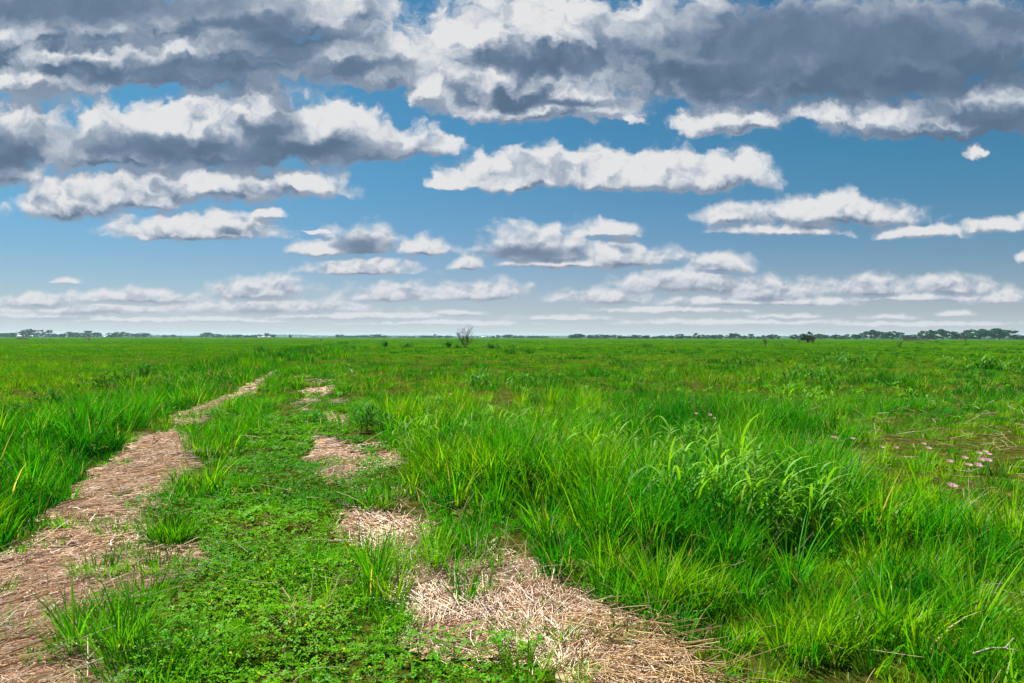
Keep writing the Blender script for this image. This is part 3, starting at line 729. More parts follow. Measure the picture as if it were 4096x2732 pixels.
def straw():
    gs = {'L': Geo(), 'R': Geo()}
    pal = np.array([(0.82, 0.58, 0.39), (0.88, 0.68, 0.50), (0.68, 0.42, 0.27), (0.92, 0.79, 0.66), (0.26, 0.15, 0.08), (0.86, 0.61, 0.49)])
    for d0, d1, dens, wd in ((1.6, 4.0, 3600, 0.0042), (4.0, 7.5, 1500, 0.0062), (7.5, 14, 450, 0.010), (14, 30, 60, 0.022)):
        x, y = scatter(d0, d1, dens)
        sm = straw_mask(x, y)
        k = rng.rand(len(x)) < sstep(-0.10, 0.08, sm)
        x, y, sm = x[k], y[k], sm[k]; n = len(x)
        left = x < -0.235 * y + 0.05
        mess = fbm(x * 1.7 + 12, y * 1.7, 2)
        az = np.where(left, 0.25 + (fbm(x * 0.8, y * 0.8, 2) - 0.5) * 2.2, (fbm(x * 1.2 + 77, y * 1.2, 2) - 0.5) * 7.0) + rng.randn(n) * np.where(left, 0.62, 0.80)
        L_ = np.exp(rng.randn(n) * 0.5) * np.where(left, 0.10, 0.10); L_ = np.clip(L_, 0.02, 0.32)
        heap = 0.018 * sstep(0.4, 0.7, mess)
        z = gz(x, y) + 0.002 + rng.rand(n) ** 2 * (0.007 + heap)
        el = rng.randn(n) * 0.10 + np.where(rng.rand(n) < 0.05, 0.35, 0)
        c = pal[rng.choice(6, n, p=[.22, .24, .16, .16, .12, .10])] * (0.75 + 0.45 * rng.rand(n))[:, None]
        w_ = wd * (0.6 + 0.8 * rng.rand(n))
        p = np.stack([x, y, z], -1)
        for s_, q in (('L', left), ('R', ~left)):
            if q.any(): sticks(gs[s_], p[q], L_[q], w_[q], az[q], el[q], c[q], 0.06)
    # long loose stalks heaped at the near end of the right track
    heap = poly([(1330, 1410), (1480, 1385), (1560, 1470), (1660, 1600), (1400, 1620), (1330, 1520)])
    x, y = scatter(1.8, 4.0, 900); k = rng.rand(len(x)) < sstep(-0.08, 0.12, sdist(heap, x, y)); x, y = x[k], y[k]; n = len(x)
    c = np.array((0.66, 0.45, 0.21))[None] * (0.6 + 0.55 * rng.rand(n))[:, None]
    sticks(gs['R'], np.stack([x, y, gz(x, y) + 0.01 + 0.07 * rng.rand(n) ** 1.5], -1), 0.12 + 0.25 * rng.rand(n), np.full(n, 0.0042), -0.7 + rng.randn(n) * 0.8, rng.randn(n) * 0.2 + 0.05, c, 0.10)
    tag(gs['L'].build('straw', M_STRAW), 'flattened pinkish straw matted over the left wheel track', 'straw', None, 'stuff')
    tag(gs['R'].build('straw', M_STRAW), 'loose tan straw heaped along the right wheel track', 'straw', None, 'stuff')
    # dry stalks standing or leaning at the edges of the tracks
    g = Geo()
    spots = [(1300, 1335, 16), (1320, 1310, 10), (1060, 1285, 22), (1130, 1270, 26), (1180, 1260, 20), (960, 1170, 14), (1000, 1165, 10), (890, 1165, 8), (820, 1010, 10), (1080, 1100, 8),
             (700, 870, 8), (345, 1160, 12), (330, 1205, 10), (690, 1395, 26), (715, 1390, 18), (1500, 1370, 10), (1530, 1440, 14), (2050, 1500, 6), (850, 1150, 9), (800, 860, 14), (795, 840, 10), (985, 850, 4), (620, 1000, 8), (1690, 1230, 14), (1720, 1240, 12), (2300, 1190, 20), (2330, 1210, 20), (1600, 1270, 6)]
    for (px, py, m_) in spots:
        qx, qy = gpt(px, py); d = math.hypot(qx, qy); s_ = 0.02 * d
        x = qx + rng.randn(m_) * s_ * 1.4; y = qy + rng.randn(m_) * s_ * 1.8
        c = np.array((0.60, 0.46, 0.24))[None] * (0.6 + 0.6 * rng.rand(m_))[:, None]
        sticks(g, np.stack([x, y, gz(x, y)], -1), 0.10 + 0.22 * rng.rand(m_), np.full(m_, max(0.0032, 0.0008 * d)), rng.rand(m_) * 6.28, 0.25 + 0.9 * rng.rand(m_), c, 0.05)
    # thatch lying between the tufts of the meadow
    x, y = scatter(2.5, 13, 60); h, cov, pale, zone, sm = zone_props(x, y)
    k = ((zone == 3) | (zone == 2)) & (rng.rand(len(x)) < np.clip(2.2 / np.hypot(x, y), 0.08, 0.6)); x, y = x[k], y[k]; n = len(x); d = np.hypot(x, y)
    c = np.array((0.36, 0.28, 0.13))[None] * (0.5 + 0.6 * rng.rand(n))[:, None]
    sticks(g, np.stack([x, y, gz(x, y) + 0.01 + 0.10 * rng.rand(n) ** 2], -1), 0.10 + 0.2 * rng.rand(n), np.maximum(0.003, 0.0008 * d), rng.rand(n) * 6.28, rng.randn(n) * 0.25 + 0.1, c, 0.1)
    tag(g.build('dry_stalks', M_STRAW), 'dry tan stalks leaning out of the green grass', 'dry stalks', None, 'stuff')
straw()

# ------------------------------------------------------------------ plants that stand out one by one
prng = np.random.RandomState(23)
def broad_clump(px, py, height, spread, stems, shade, label, group='clumps of broad-leaved tall grass'):
    x, y = gpt(px, py); z = float(gz(np.array([x]), np.array([y]))[0]) - 0.01
    root = tag(empty('tall_grass_clump', (x, y, z)), label, 'grass clump', group)
    n = stems
    sx = prng.randn(n) * spread * 0.45; sy = prng.randn(n) * spread * 0.35
    height *= 0.86
    hh = height * (0.55 + 0.5 * prng.rand(n)); az = prng.rand(n) * 6.28; lean = 0.05 + 0.25 * prng.rand(n); bend = 0.1 + 0.35 * prng.rand(n)
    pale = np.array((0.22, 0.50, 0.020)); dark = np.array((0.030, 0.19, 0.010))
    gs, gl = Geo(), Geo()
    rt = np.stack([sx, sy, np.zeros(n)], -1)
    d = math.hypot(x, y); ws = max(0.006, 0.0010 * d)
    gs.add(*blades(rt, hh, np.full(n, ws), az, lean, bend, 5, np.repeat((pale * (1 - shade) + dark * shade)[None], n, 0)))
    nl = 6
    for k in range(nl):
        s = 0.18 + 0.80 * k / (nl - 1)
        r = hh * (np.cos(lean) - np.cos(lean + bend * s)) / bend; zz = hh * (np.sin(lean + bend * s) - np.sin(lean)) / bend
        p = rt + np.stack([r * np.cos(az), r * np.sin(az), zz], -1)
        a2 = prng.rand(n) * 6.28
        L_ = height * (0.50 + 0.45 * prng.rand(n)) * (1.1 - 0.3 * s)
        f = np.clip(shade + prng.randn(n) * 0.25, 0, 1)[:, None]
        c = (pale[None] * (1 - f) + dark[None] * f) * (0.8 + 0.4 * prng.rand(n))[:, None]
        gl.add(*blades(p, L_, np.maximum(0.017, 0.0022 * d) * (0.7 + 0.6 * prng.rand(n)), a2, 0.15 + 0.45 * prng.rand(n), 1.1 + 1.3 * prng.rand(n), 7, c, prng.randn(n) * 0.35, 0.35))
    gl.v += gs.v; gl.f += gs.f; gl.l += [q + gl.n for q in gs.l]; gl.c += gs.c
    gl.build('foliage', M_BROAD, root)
    return root
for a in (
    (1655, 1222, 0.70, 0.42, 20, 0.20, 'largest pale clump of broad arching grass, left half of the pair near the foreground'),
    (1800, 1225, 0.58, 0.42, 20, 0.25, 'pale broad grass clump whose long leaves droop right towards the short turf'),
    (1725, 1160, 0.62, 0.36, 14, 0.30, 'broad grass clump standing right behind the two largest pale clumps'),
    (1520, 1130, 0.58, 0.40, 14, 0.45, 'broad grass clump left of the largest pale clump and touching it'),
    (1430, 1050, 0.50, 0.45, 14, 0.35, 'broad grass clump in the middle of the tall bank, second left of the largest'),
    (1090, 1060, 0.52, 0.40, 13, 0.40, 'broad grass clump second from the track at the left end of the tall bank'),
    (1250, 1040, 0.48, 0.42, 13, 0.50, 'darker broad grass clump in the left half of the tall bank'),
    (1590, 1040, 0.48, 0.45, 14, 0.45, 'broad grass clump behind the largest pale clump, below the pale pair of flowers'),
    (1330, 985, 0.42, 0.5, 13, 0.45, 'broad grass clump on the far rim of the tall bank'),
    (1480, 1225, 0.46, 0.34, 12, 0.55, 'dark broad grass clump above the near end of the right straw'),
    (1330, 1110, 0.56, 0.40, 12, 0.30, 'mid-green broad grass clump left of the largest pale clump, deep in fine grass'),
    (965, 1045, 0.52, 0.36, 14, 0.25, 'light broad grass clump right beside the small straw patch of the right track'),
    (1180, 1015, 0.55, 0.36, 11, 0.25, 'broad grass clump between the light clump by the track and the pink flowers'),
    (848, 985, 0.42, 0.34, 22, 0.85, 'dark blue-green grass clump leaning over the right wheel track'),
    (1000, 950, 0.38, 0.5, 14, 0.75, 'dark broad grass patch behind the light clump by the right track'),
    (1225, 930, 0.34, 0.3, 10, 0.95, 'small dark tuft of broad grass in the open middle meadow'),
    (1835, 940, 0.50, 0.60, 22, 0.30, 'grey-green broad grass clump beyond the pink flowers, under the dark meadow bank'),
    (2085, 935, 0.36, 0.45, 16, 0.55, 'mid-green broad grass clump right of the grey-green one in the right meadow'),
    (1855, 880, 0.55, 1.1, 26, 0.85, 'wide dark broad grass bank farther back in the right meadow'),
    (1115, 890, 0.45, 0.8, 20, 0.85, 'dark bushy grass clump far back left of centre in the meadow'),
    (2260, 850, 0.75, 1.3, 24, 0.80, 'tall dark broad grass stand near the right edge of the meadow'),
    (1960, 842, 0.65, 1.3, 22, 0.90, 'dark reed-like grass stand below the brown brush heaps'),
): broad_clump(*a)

def tuft(px, py, height, spread, n, shade, label):
    x, y = gpt(px, py); z = float(gz(np.array([x]), np.array([y]))[0]) - 0.008
    d = math.hypot(x, y); g = Geo()
    az = prng.rand(n) * 6.28; rr = np.sqrt(prng.rand(n)) * spread
    rt = np.stack([np.cos(az) * rr, np.sin(az) * rr * 0.7, np.zeros(n)], -1)
    f = np.clip(shade + prng.randn(n) * 0.3, 0, 1)
    c = lerp3(np.array((0.15, 0.40, 0.001)), np.array((0.025, 0.18, 0.002)), f) * (0.75 + 0.5 * prng.rand(n))[:, None]
    g.add(*blades(rt, height * (0.5 + 0.6 * prng.rand(n)), np.maximum(0.0065, 0.0013 * d) * (0.7 + 0.6 * prng.rand(n)), az + prng.randn(n) * 0.6, 0.1 + 0.5 * prng.rand(n), 0.2 + 1.0 * prng.rand(n), 4, c, prng.randn(n) * 0.5))
    o = g.build('grass_tuft', M_GRASS); o.location = (x, y, z)
    tag(o, label, 'grass tuft', 'grass tufts on the wheel tracks')
for a in (
    (232, 1300, 0.17, 0.15, 130, 0.55, 'largest green tuft standing in the straw of the left track'),
    (285, 1262, 0.16, 0.10, 70, 0.50, 'green tuft just behind the largest tuft on the left straw'),
    (142, 1412, 0.14, 0.07, 60, 0.55, 'small upright tuft alone on the near straw of the left track'),
    (185, 1475, 0.17, 0.12, 90, 0.50, 'tuft where the near left straw meets the clover strip'),
    (22, 1432, 0.06, 0.03, 22, 0.45, 'tiny tuft at the near left edge of the straw'),
    (170, 1195, 0.10, 0.22, 90, 0.65, 'flat spreading tuft between the two big straw patches'),
    (-2, 1350, 0.16, 0.06, 30, 0.60, 'tuft poking in from the left border of the straw'),
    (455, 1000, 0.16, 0.22, 110, 0.70, 'dark tuft closing the far end of the large straw patch'),
    (575, 938, 0.28, 0.42, 200, 0.75, 'big dark tuft bulging over the narrow part of the left track'),
    (435, 965, 0.18, 0.16, 80, 0.65, 'tuft in the gap of the narrow left track'),
    (390, 1225, 0.28, 0.16, 190, 0.70, 'dark leaning tuft on the inner edge of the left track'),
    (470, 1490, 0.24, 0.16, 110, 0.55, 'long-bladed tuft in the foreground clover'),
    (345, 1545, 0.32, 0.20, 170, 0.70, 'dark tall tuft at the near edge beside the left straw'),
    (1205, 1520, 0.19, 0.09, 70, 0.30, 'bright tuft growing through the near straw of the right track'),
    (1290, 1440, 0.12, 0.07, 40, 0.30, 'slim bright tuft in the middle of the right straw'),
    (1050, 1275, 0.18, 0.26, 170, 0.60, 'grass hump bordering the right straw on its far side'),
    (920, 1262, 0.06, 0.10, 60, 0.50, 'low green patch inside the right straw'),
    (95, 1240, 0.10, 0.14, 60, 0.60, 'low tuft near the verge at the head of the near straw'),
    (262, 1215, 0.14, 0.14, 90, 0.60, 'ragged tuft at the waist between the two big straw patches'),
    (300, 1150, 0.07, 0.10, 40, 0.50, 'thin sprig in the middle of the upper straw patch'),
    (90, 1500, 0.10, 0.06, 34, 0.50, 'thin sprig on the nearest straw of the left track'),
    (365, 1290, 0.20, 0.18, 140, 0.60, 'tuft spilling over the tongue of straw towards the clover'),
    (325, 1350, 0.20, 0.16, 90, 0.50, 'tuft below the tongue of straw, facing the small upright tuft'),
    (240, 1425, 0.22, 0.12, 80, 0.55, 'tall tuft on the clover edge right of the small upright tuft'),
    (1090, 1330, 0.12, 0.12, 70, 0.55, 'small green island where the right straw bends'),
    (1180, 1410, 0.07, 0.12, 60, 0.40, 'flat sprig in the centre of the right straw'),
    (1420, 1440, 0.14, 0.10, 60, 0.45, 'tuft piercing the loose stalks of the right straw'),
    (1500, 1340, 0.26, 0.22, 200, 0.75, 'dark thick tuft on the far right rim of the straw'),
): tuft(*a)

# leafy weeds
def weed(px, py, height, width, label, tone=0.5, group='leafy dark weeds'):
    x, y = gpt(px, py); z = float(gz(np.array([x]), np.array([y]))[0]) - 0.01
    root = tag(empty('weed', (x, y, z)), label, 'weed', group)
    n = 34; gs, gl = Geo(), Geo()
    d = math.hypot(x, y)
    az = prng.rand(n) * 6.28; hh = height * (0.5 + 0.55 * prng.rand(n)); lean = 0.1 + 0.6 * prng.rand(n) * width / height; bend = 0.15 + 0.3 * prng.rand(n)
    rt = np.stack([prng.randn(n) * width * 0.25, prng.randn(n) * width * 0.2, np.zeros(n)], -1)
    gs.add(*blades(rt, hh, np.full(n, max(0.006, 0.0008 * d)), az, lean, bend, 3, np.repeat(np.array([(0.06, 0.16, 0.02)]), n, 0)))
    A = np.array((0.012, 0.11, 0.008)); B = np.array((0.05, 0.24, 0.004))
    for s in np.linspace(0.25, 1.0, 9):
        r = hh * (np.cos(lean) - np.cos(lean + bend * s)) / bend; zz = hh * (np.sin(lean + bend * s) - np.sin(lean)) / bend
        p = rt + np.stack([r * np.cos(az), r * np.sin(az), zz], -1)
        f = np.clip(tone + prng.randn(n) * 0.3, 0, 1)
        gl.add(*blades(p, height * (0.16 + 0.14 * prng.rand(n)), np.maximum(0.02, height * 0.10 + 0.0 * az) * (0.7 + 0.6 * prng.rand(n)), prng.rand(n) * 6.28, 0.4 + 0.8 * prng.rand(n), 0.6 + 0.6 * prng.rand(n), 3, lerp3(B, A, f), prng.randn(n) * 0.5, 0.7))
    gl.v += gs.v; gl.f += gs.f; gl.l += [q + gl.n for q in gs.l]; gl.c += gs.c
    gl.build('foliage', M_WEED, root)
for a in (
    (1030, 797, 1.0, 1.1, 'dark leafy weed just left of the leafless forked sapling'),
    (1050, 799, 0.6, 0.9, 'low leafy weed tight against the foot of the leafless sapling'),
    (1131, 801, 0.9, 1.2, 'dark weed, first to the right of the leafless sapling'),
    (1172, 814, 0.8, 1.4, 'broad dark weed, second to the right of the leafless sapling'),
    (1215, 812, 0.6, 1.0, 'low weed, third to the right of the leafless sapling'),
    (935, 797, 0.8, 1.4, 'dark weed in the meadow left of the sapling and its leafy weed'),
    (884, 795, 0.9, 0.9, 'dark tuft-like weed beside the far bend of the track'),
    (600, 812, 0.7, 0.8, 'spiky weed on the far end of the verge crest'),
    (330, 866, 0.50, 0.8, 'broad dark weed on the verge crest, right one of three'),
    (282, 880, 0.45, 0.8, 'broad dark weed on the verge crest, middle one of three'),
    (235, 893, 0.42, 0.8, 'broad dark weed on the verge crest, left one of three'),
    (130, 925, 0.36, 0.6, 'dark weed behind the verge, between the three on the crest and the frame edge'),
    (35, 960, 0.36, 0.5, 'dark weed behind the verge at the left frame edge'),
    (1425, 842, 0.7, 1.6, 'low dark weed bank in the middle of the right meadow'),
    (1690, 838, 0.7, 1.7, 'wide dark weed bank in the right meadow beyond the broad grass'),
    (1480, 798, 0.9, 1.6, 'dark weed far out in the pasture between the sapling and the bare thicket'),
): weed(*a)

# pink evening-primrose-like flowers on thin stems
petal_mesh = None
def petal():
    v = []; f = []
    outline = [(0, 0), (0.10, -0.25), (0.42, -0.46), (0.82, -0.42), (0.97, -0.14), (0.90, 0.0), (0.97, 0.14), (0.82, 0.42), (0.42, 0.46), (0.10, 0.25)]
    for (a, b) in outline: v.append((a, b, 0.30 * a - 0.22 * a * a + 0.16 * abs(b)))
    v.append((0.5, 0, 0.09))
    n = len(outline); f = [(i, (i + 1) % n, n) for i in range(n)]
    me = bpy.data.meshes.new('petal'); me.from_pydata(v, [], f); me.update()
    me.polygons.foreach_set('use_smooth', np.ones(len(f), bool)); me.materials.append(M_PETAL)
    return me
petal_mesh = petal()
def centre_geo():
    g = Geo()
    for k in range(7):
        a = k * 0.9; g.tube([(0, 0, 0), (0.12 * math.cos(a), 0.12 * math.sin(a), 0.30), (0.16 * math.cos(a), 0.16 * math.sin(a), 0.36)], [0.03, 0.025, 0.05], 4)
    return g
FL = [(1034, 905, 'lone pink flower far left of the others, beside the dark grass patch', 1), (1598, 950, 'small pale flower, left one of the pair above the largest broad grass clump', .8), (1630, 953, 'pale pink flower, right one of the pair above the largest broad grass clump', .9),
      (1640, 961, 'pale flower hanging below the pair above the broad grass clump', .8), (1857, 1017, 'deep pink flower at the left end of the flower row', 1.1), (1911, 1004, 'pale pink flower, second in the row counted from the left', .8),
      (1918, 1005, 'pale flower touching the right side of the second in the row', .8), (1958, 1008, 'pale flower, rightmost of the row over the short turf', .9), (2026, 1028, 'small faded flower midway between the row and the big cluster', .7),
      (2058, 1028, 'small faded flower, right one of the two midway to the big cluster', .7), (2121, 1020, 'upper flower of the pair left of the big cluster', .8), (2132, 1030, 'lower flower of the pair left of the big cluster', .9),
      (2180, 1060, 'pink flower at the lower left of the big cluster', .9), (2215, 1052, 'pink flower just left of the cluster centre', .9), (2224, 1069, 'pink flower lowest in the big cluster, left of the open bloom', 1), (2245, 1069, 'open pink bloom lowest in the big cluster', 1.1),
      (2247, 1041, 'topmost left bloom of the big cluster', .9), (2262, 1038, 'topmost bloom of the big cluster', .9), (2270, 1044, 'upper right bloom of the big cluster', .9), (2252, 1056, 'bloom in the middle of the big cluster', 1), (2269, 1058, 'right-hand bloom of the big cluster', 1),
      (2186, 1117, 'single large pink flower nearest to the viewer', 1.15)]
def flower(px, py, label, size):
    hh = 0.30
    x, y = gpt(px, py, hh)
    z = float(gz(np.array([x]), np.array([y]))[0]) - 0.01
    root = tag(empty('pink_flower', (x, y, z), prng.rand() * 6.28), label, 'flower', 'pink flowers in the right meadow')
    g = Geo(); g.tube([(0.03, 0.02, 0), (0.012, 0.01, hh * 0.5), (0, 0, hh - z)], [0.0022, 0.002, 0.0018], 5)
    for k in range(4):
        pass
    g.build('stem', M_STEM, root)
    d = math.hypot(x, y)
    r = 0.031 * size
    tilt = Matrix.Rotation(-root.rotation_euler.z, 4, 'Z') @ Matrix.Rotation(0.15 + 0.35 * prng.rand(), 4, 'X') @ Matrix.Rotation(prng.rand() * 1.5, 4, 'Z')
    top = Matrix.Translation((0, 0, hh - z)) @ tilt
    for k in range(4):
        p = bpy.data.objects.new('petal', petal_mesh); C.objects.link(p); p.parent = root
        p.matrix_local = top @ Matrix.Rotation(k * math.pi / 2 + 0.1, 4, 'Z') @ Matrix.Rotation(-0.25, 4, 'Y') @ Matrix.Scale(r, 4)
    c = centre_geo().build('flower_centre', M_CENTRE, root)
    c.matrix_local = top @ Matrix.Scale(r, 4)
for a in FL: flower(*a)

# a broken grey twig among the foreground grass
def twig():
    x, y = gpt(2290, 1545); z = float(gz(np.array([x]), np.array([y]))[0])
    g = Geo()
    g.tube([(-0.09, 0, 0.10), (-0.02, 0.01, 0.115), (0.03, 0.0, 0.12), (0.075, 0.02, 0.15)], [0.004, 0.0045, 0.005, 0.003], 6)
    g.tube([(0.03, 0, 0.12), (0.06, -0.02, 0.12), (0.085, -0.02, 0.125)], [0.004, 0.003, 0.002], 5)
    o = g.build('twig', M_TWIG); o.location = (x, y, z)
    tag(o, 'broken grey forked twig caught in the foreground grass', 'twig')
twig()

# ------------------------------------------------------------------ bare woody plants
def bare_geo(stems, height, spread, depth, seed, r0):
    rg = random.Random(seed); gt, gb = Geo(), Geo()
    def grow_(p, d, L_, r, lev):
        pts = [p]; q = Vector(p); dd = Vector(d)
        n = 4
        for k in range(n):
            dd = (dd + Vector((rg.gauss(0, .10), rg.gauss(0, .10), rg.gauss(0.05, .05)))).normalized()
            q = q + dd * (L_ / n); pts.append(tuple(q))
        (gt if lev == 0 else gb).tube(pts, [max(r * (1 - 0.45 * k / n), r0 * 0.2) for k in range(n + 1)], 5 if lev < 2 else 3)
        if lev < depth:
            for k in range(rg.choice((3, 3, 4)) if lev else 4):
                i = rg.randint(1, n); t = Vector(pts[i])
                side = Vector((rg.gauss(0, 1), rg.gauss(0, 0.7), rg.uniform(0.0, 0.7))).normalized()
                nd = (dd * 1.0 + side * 0.75).normalized()
                grow_(tuple(t), nd, L_ * rg.uniform(0.5, 0.75), r * 0.5, lev + 1)
    for k in range(stems):
        a = (k + 0.5) / stems * 2 - 1
        d = Vector((a * spread + rg.gauss(0, .06), rg.gauss(0, .22), 1.0)).normalized()
        grow_((a * 0.12 * height * 0.4, rg.gauss(0, .02), 0), d, height * rg.uniform(0.50, 0.62), r0 * rg.uniform(0.7, 1.1), 0)
    return gt, gb
def bare_plant(name, px, py, stems, height, spread, depth, seed, r0, label, cat, material=None, group=None):
    x, y = gpt(px, py)
    z = float(gz(np.array([x]), np.array([y]))[0]) - 0.02
    root = tag(empty(name, (x, y, z)), label, cat, group)
    gt, gb = bare_geo(stems, height, spread, depth, seed, r0)
    gt.build('trunk', material or M_BARE, root); gb.build('branches', material or M_BARE, root)
    return root
bare_plant('bare_sapling', 1069, 797.5, 6, 2.5, 0.66, 3, 4, 0.045, 'leafless many-stemmed sapling forking wide, alone in the green pasture', 'sapling')
bare_plant('bare_shrub', 667, 776.6, 9, 3.9, 0.8, 3, 8, 0.16, 'round leafless brown shrub on the horizon left of the water tank', 'shrub')
bare_plant('bare_shrub', 1856, 786.2, 7, 2.5, 0.75, 3, 12, 0.10, 'dark leafless shrub, middle of the thicket in front of the right tree line', 'shrub')
bare_plant('bare_shrub', 1866, 786.4, 7, 2.2, 0.8, 3, 15, 0.09, 'dark leafless shrub, right end of the thicket before the tree line', 'shrub')
bare_plant('bare_shrub', 1835, 786.2, 4, 1.5, 0.7, 2, 19, 0.05, 'thin leafless shrub, left end of the thicket before the tree line', 'shrub')
DW = [(1332, 781.5, 1.3, 'dry weed stalk left of centre in the far pasture strip'), (1757, 788.5, 1.2, 'thin bare stalk rising above the middle right pasture'), (1758, 796, 1.9, 'tall bare stalk nearest to the dark thicket'),
      (414, 784.5, 1.5, 'dry stalk standing alone in the left pasture'), (204, 783, 1.2, 'low dry stalk near the left farm buildings'), (2065, 798.5, 1.5, 'dry branching weed below the brown brush heaps'), (2150, 789, 1.5, 'dry weed between the brush heaps and the spreading trees'),
      (2218, 788.5, 2.0, 'dark dry weed in front of the big spreading tree'), (2268, 787.5, 1.2, 'dry weed under the tallest pole at the right'), (1544, 781.5, 1.8, 'thin dry weed before the middle tree line'), (1140, 780.5, 1.4, 'dry stalk well behind the leafless sapling')]
for k, (px, py, h_, lb) in enumerate(DW):
    bare_plant('dead_weed', px, py, 3, h_, 0.35, 2, 40 + k, 0.03 + 0.0002 * h_, lb, 'dead weed', None, 'dry weeds scattered over the pasture')

# ------------------------------------------------------------------ trees of the far line
def crown(style, seed):
    """Leaf clumps filling a crown one unit high and about one unit wide, base at z = 0."""
    rg = np.random.RandomState(seed)
    cl = []
    if style == 'round':
        for _ in range(30):
            a = rg.rand() * 6.28; u = rg.rand() ** 0.5; zc = rg.rand()
            R_ = 0.46 * math.sqrt(max(0.05, 1 - (zc * 1.7 - 0.75) ** 2)) ; cl.append((R_ * u * math.cos(a), R_ * u * math.sin(a), 0.10 + 0.74 * zc, 0.10 + 0.06 * rg.rand()))
    elif style == 'spread':
        for _ in range(34):
            a = rg.rand() * 6.28; u = rg.rand() ** 0.5 * 0.5; tier = rg.choice([0.42, 0.62, 0.80], p=[.25, .40, .35])
            cl.append((u * math.cos(a), u * math.sin(a), tier + 0.10 - 0.75 * u * u + rg.randn() * 0.04, 0.09 + 0.06 * rg.rand()))
        for _ in range(5): cl.append((rg.uniform(-.4, .4), rg.uniform(-.3, .3), rg.uniform(0.08, 0.3), 0.08))
    elif style == 'sparse':
        for _ in range(22):
            a = rg.rand() * 6.28; u = rg.rand() ** 0.5 * 0.42; cl.append((u * math.cos(a), u * math.sin(a), 0.2 + 0.72 * rg.rand(), 0.06 + 0.05 * rg.rand()))
    elif style == 'hedge':
        for _ in range(36):
            cl.append((rg.uniform(-.46, .46), rg.uniform(-.3, .3), 0.08 + 0.75 * rg.rand() ** 0.8 , 0.10 + 0.05 * rg.rand()))
    elif style == 'layered':
        for (tz, tr, tx) in ((0.88, 0.22, -0.1), (0.66, 0.34, 0.1), (0.42, 0.46, 0.0), (0.2, 0.36, -0.05)):
            for _ in range(8):
                a = rg.rand() * 6.28; u = rg.rand() ** 0.5 * tr; cl.append((tx + u * math.cos(a), u * math.sin(a), tz + rg.randn() * 0.03, 0.07 + 0.05 * rg.rand()))
    g = Geo(); per = 42
    for (cx, cy, cz, r) in cl:
        v = rg.randn(per, 3); v /= np.linalg.norm(v, axis=1, keepdims=True); v *= (rg.rand(per, 1) ** 0.4) * r
        v[:, 2] *= 0.8
        p = v + np.array((cx, cy, cz)); p[:, 2] = np.maximum(p[:, 2], 0.02)
        n = rg.randn(per, 3); n /= np.linalg.norm(n, axis=1, keepdims=True)
        a = np.cross(n, rg.randn(per, 3)); a /= np.linalg.norm(a, axis=1, keepdims=True); b = np.cross(n, a)
        s = (0.044 + 0.026 * rg.rand(per, 1))
        q = np.stack([p - a * s, p - b * s * 0.7, p + a * s, p + b * s * 0.7], 1).reshape(-1, 3)
        tone = (0.7 + 0.5 * rg.rand()) * (0.8 + 0.4 * rg.rand(per, 1))
        c = np.array((0.012, 0.080, 0.026))[None] * tone
        g.add(q, np.full(per, 4), np.arange(per * 4), np.repeat(c, 4, 0))
    return g
def trunk_geo(style, seed):
    rg = random.Random(seed); g = Geo()
    top = {'round': .55, 'spread': .6, 'sparse': .85, 'hedge': .4, 'layered': .85}[style]
    g.tube([(0, 0, -0.02), (0.01, 0, 0.15), (rg.uniform(-.03, .03), 0, top)], [0.035, 0.028, 0.012], 6)
    for k in range(6):
        a = k * 1.05 + rg.random(); z0 = rg.uniform(0.12, 0.35); r = rg.uniform(0.2, 0.38)
        g.tube([(0, 0, z0), (r * .5 * math.cos(a), r * .5 * math.sin(a), z0 + 0.18), (r * math.cos(a), r * math.sin(a), z0 + 0.34)], [0.017, 0.011, 0.005], 5)
    return g
PROTO = {}
def get_proto(style, var):
    k = (style, var)
    if k not in PROTO:
        c = crown(style, 100 + hash(style) % 1 + 7 * var + len(style)); t = trunk_geo(style, 3 + var)
        co = c.build('crown', M_TREE); to = t.build('trunk', M_BARK)
        PROTO[k] = (co.data, to.data)
        bpy.data.objects.remove(co); bpy.data.objects.remove(to)
    return PROTO[k]
def horizon_px(px): return 1350.0 + (px - 2048) * ROLL
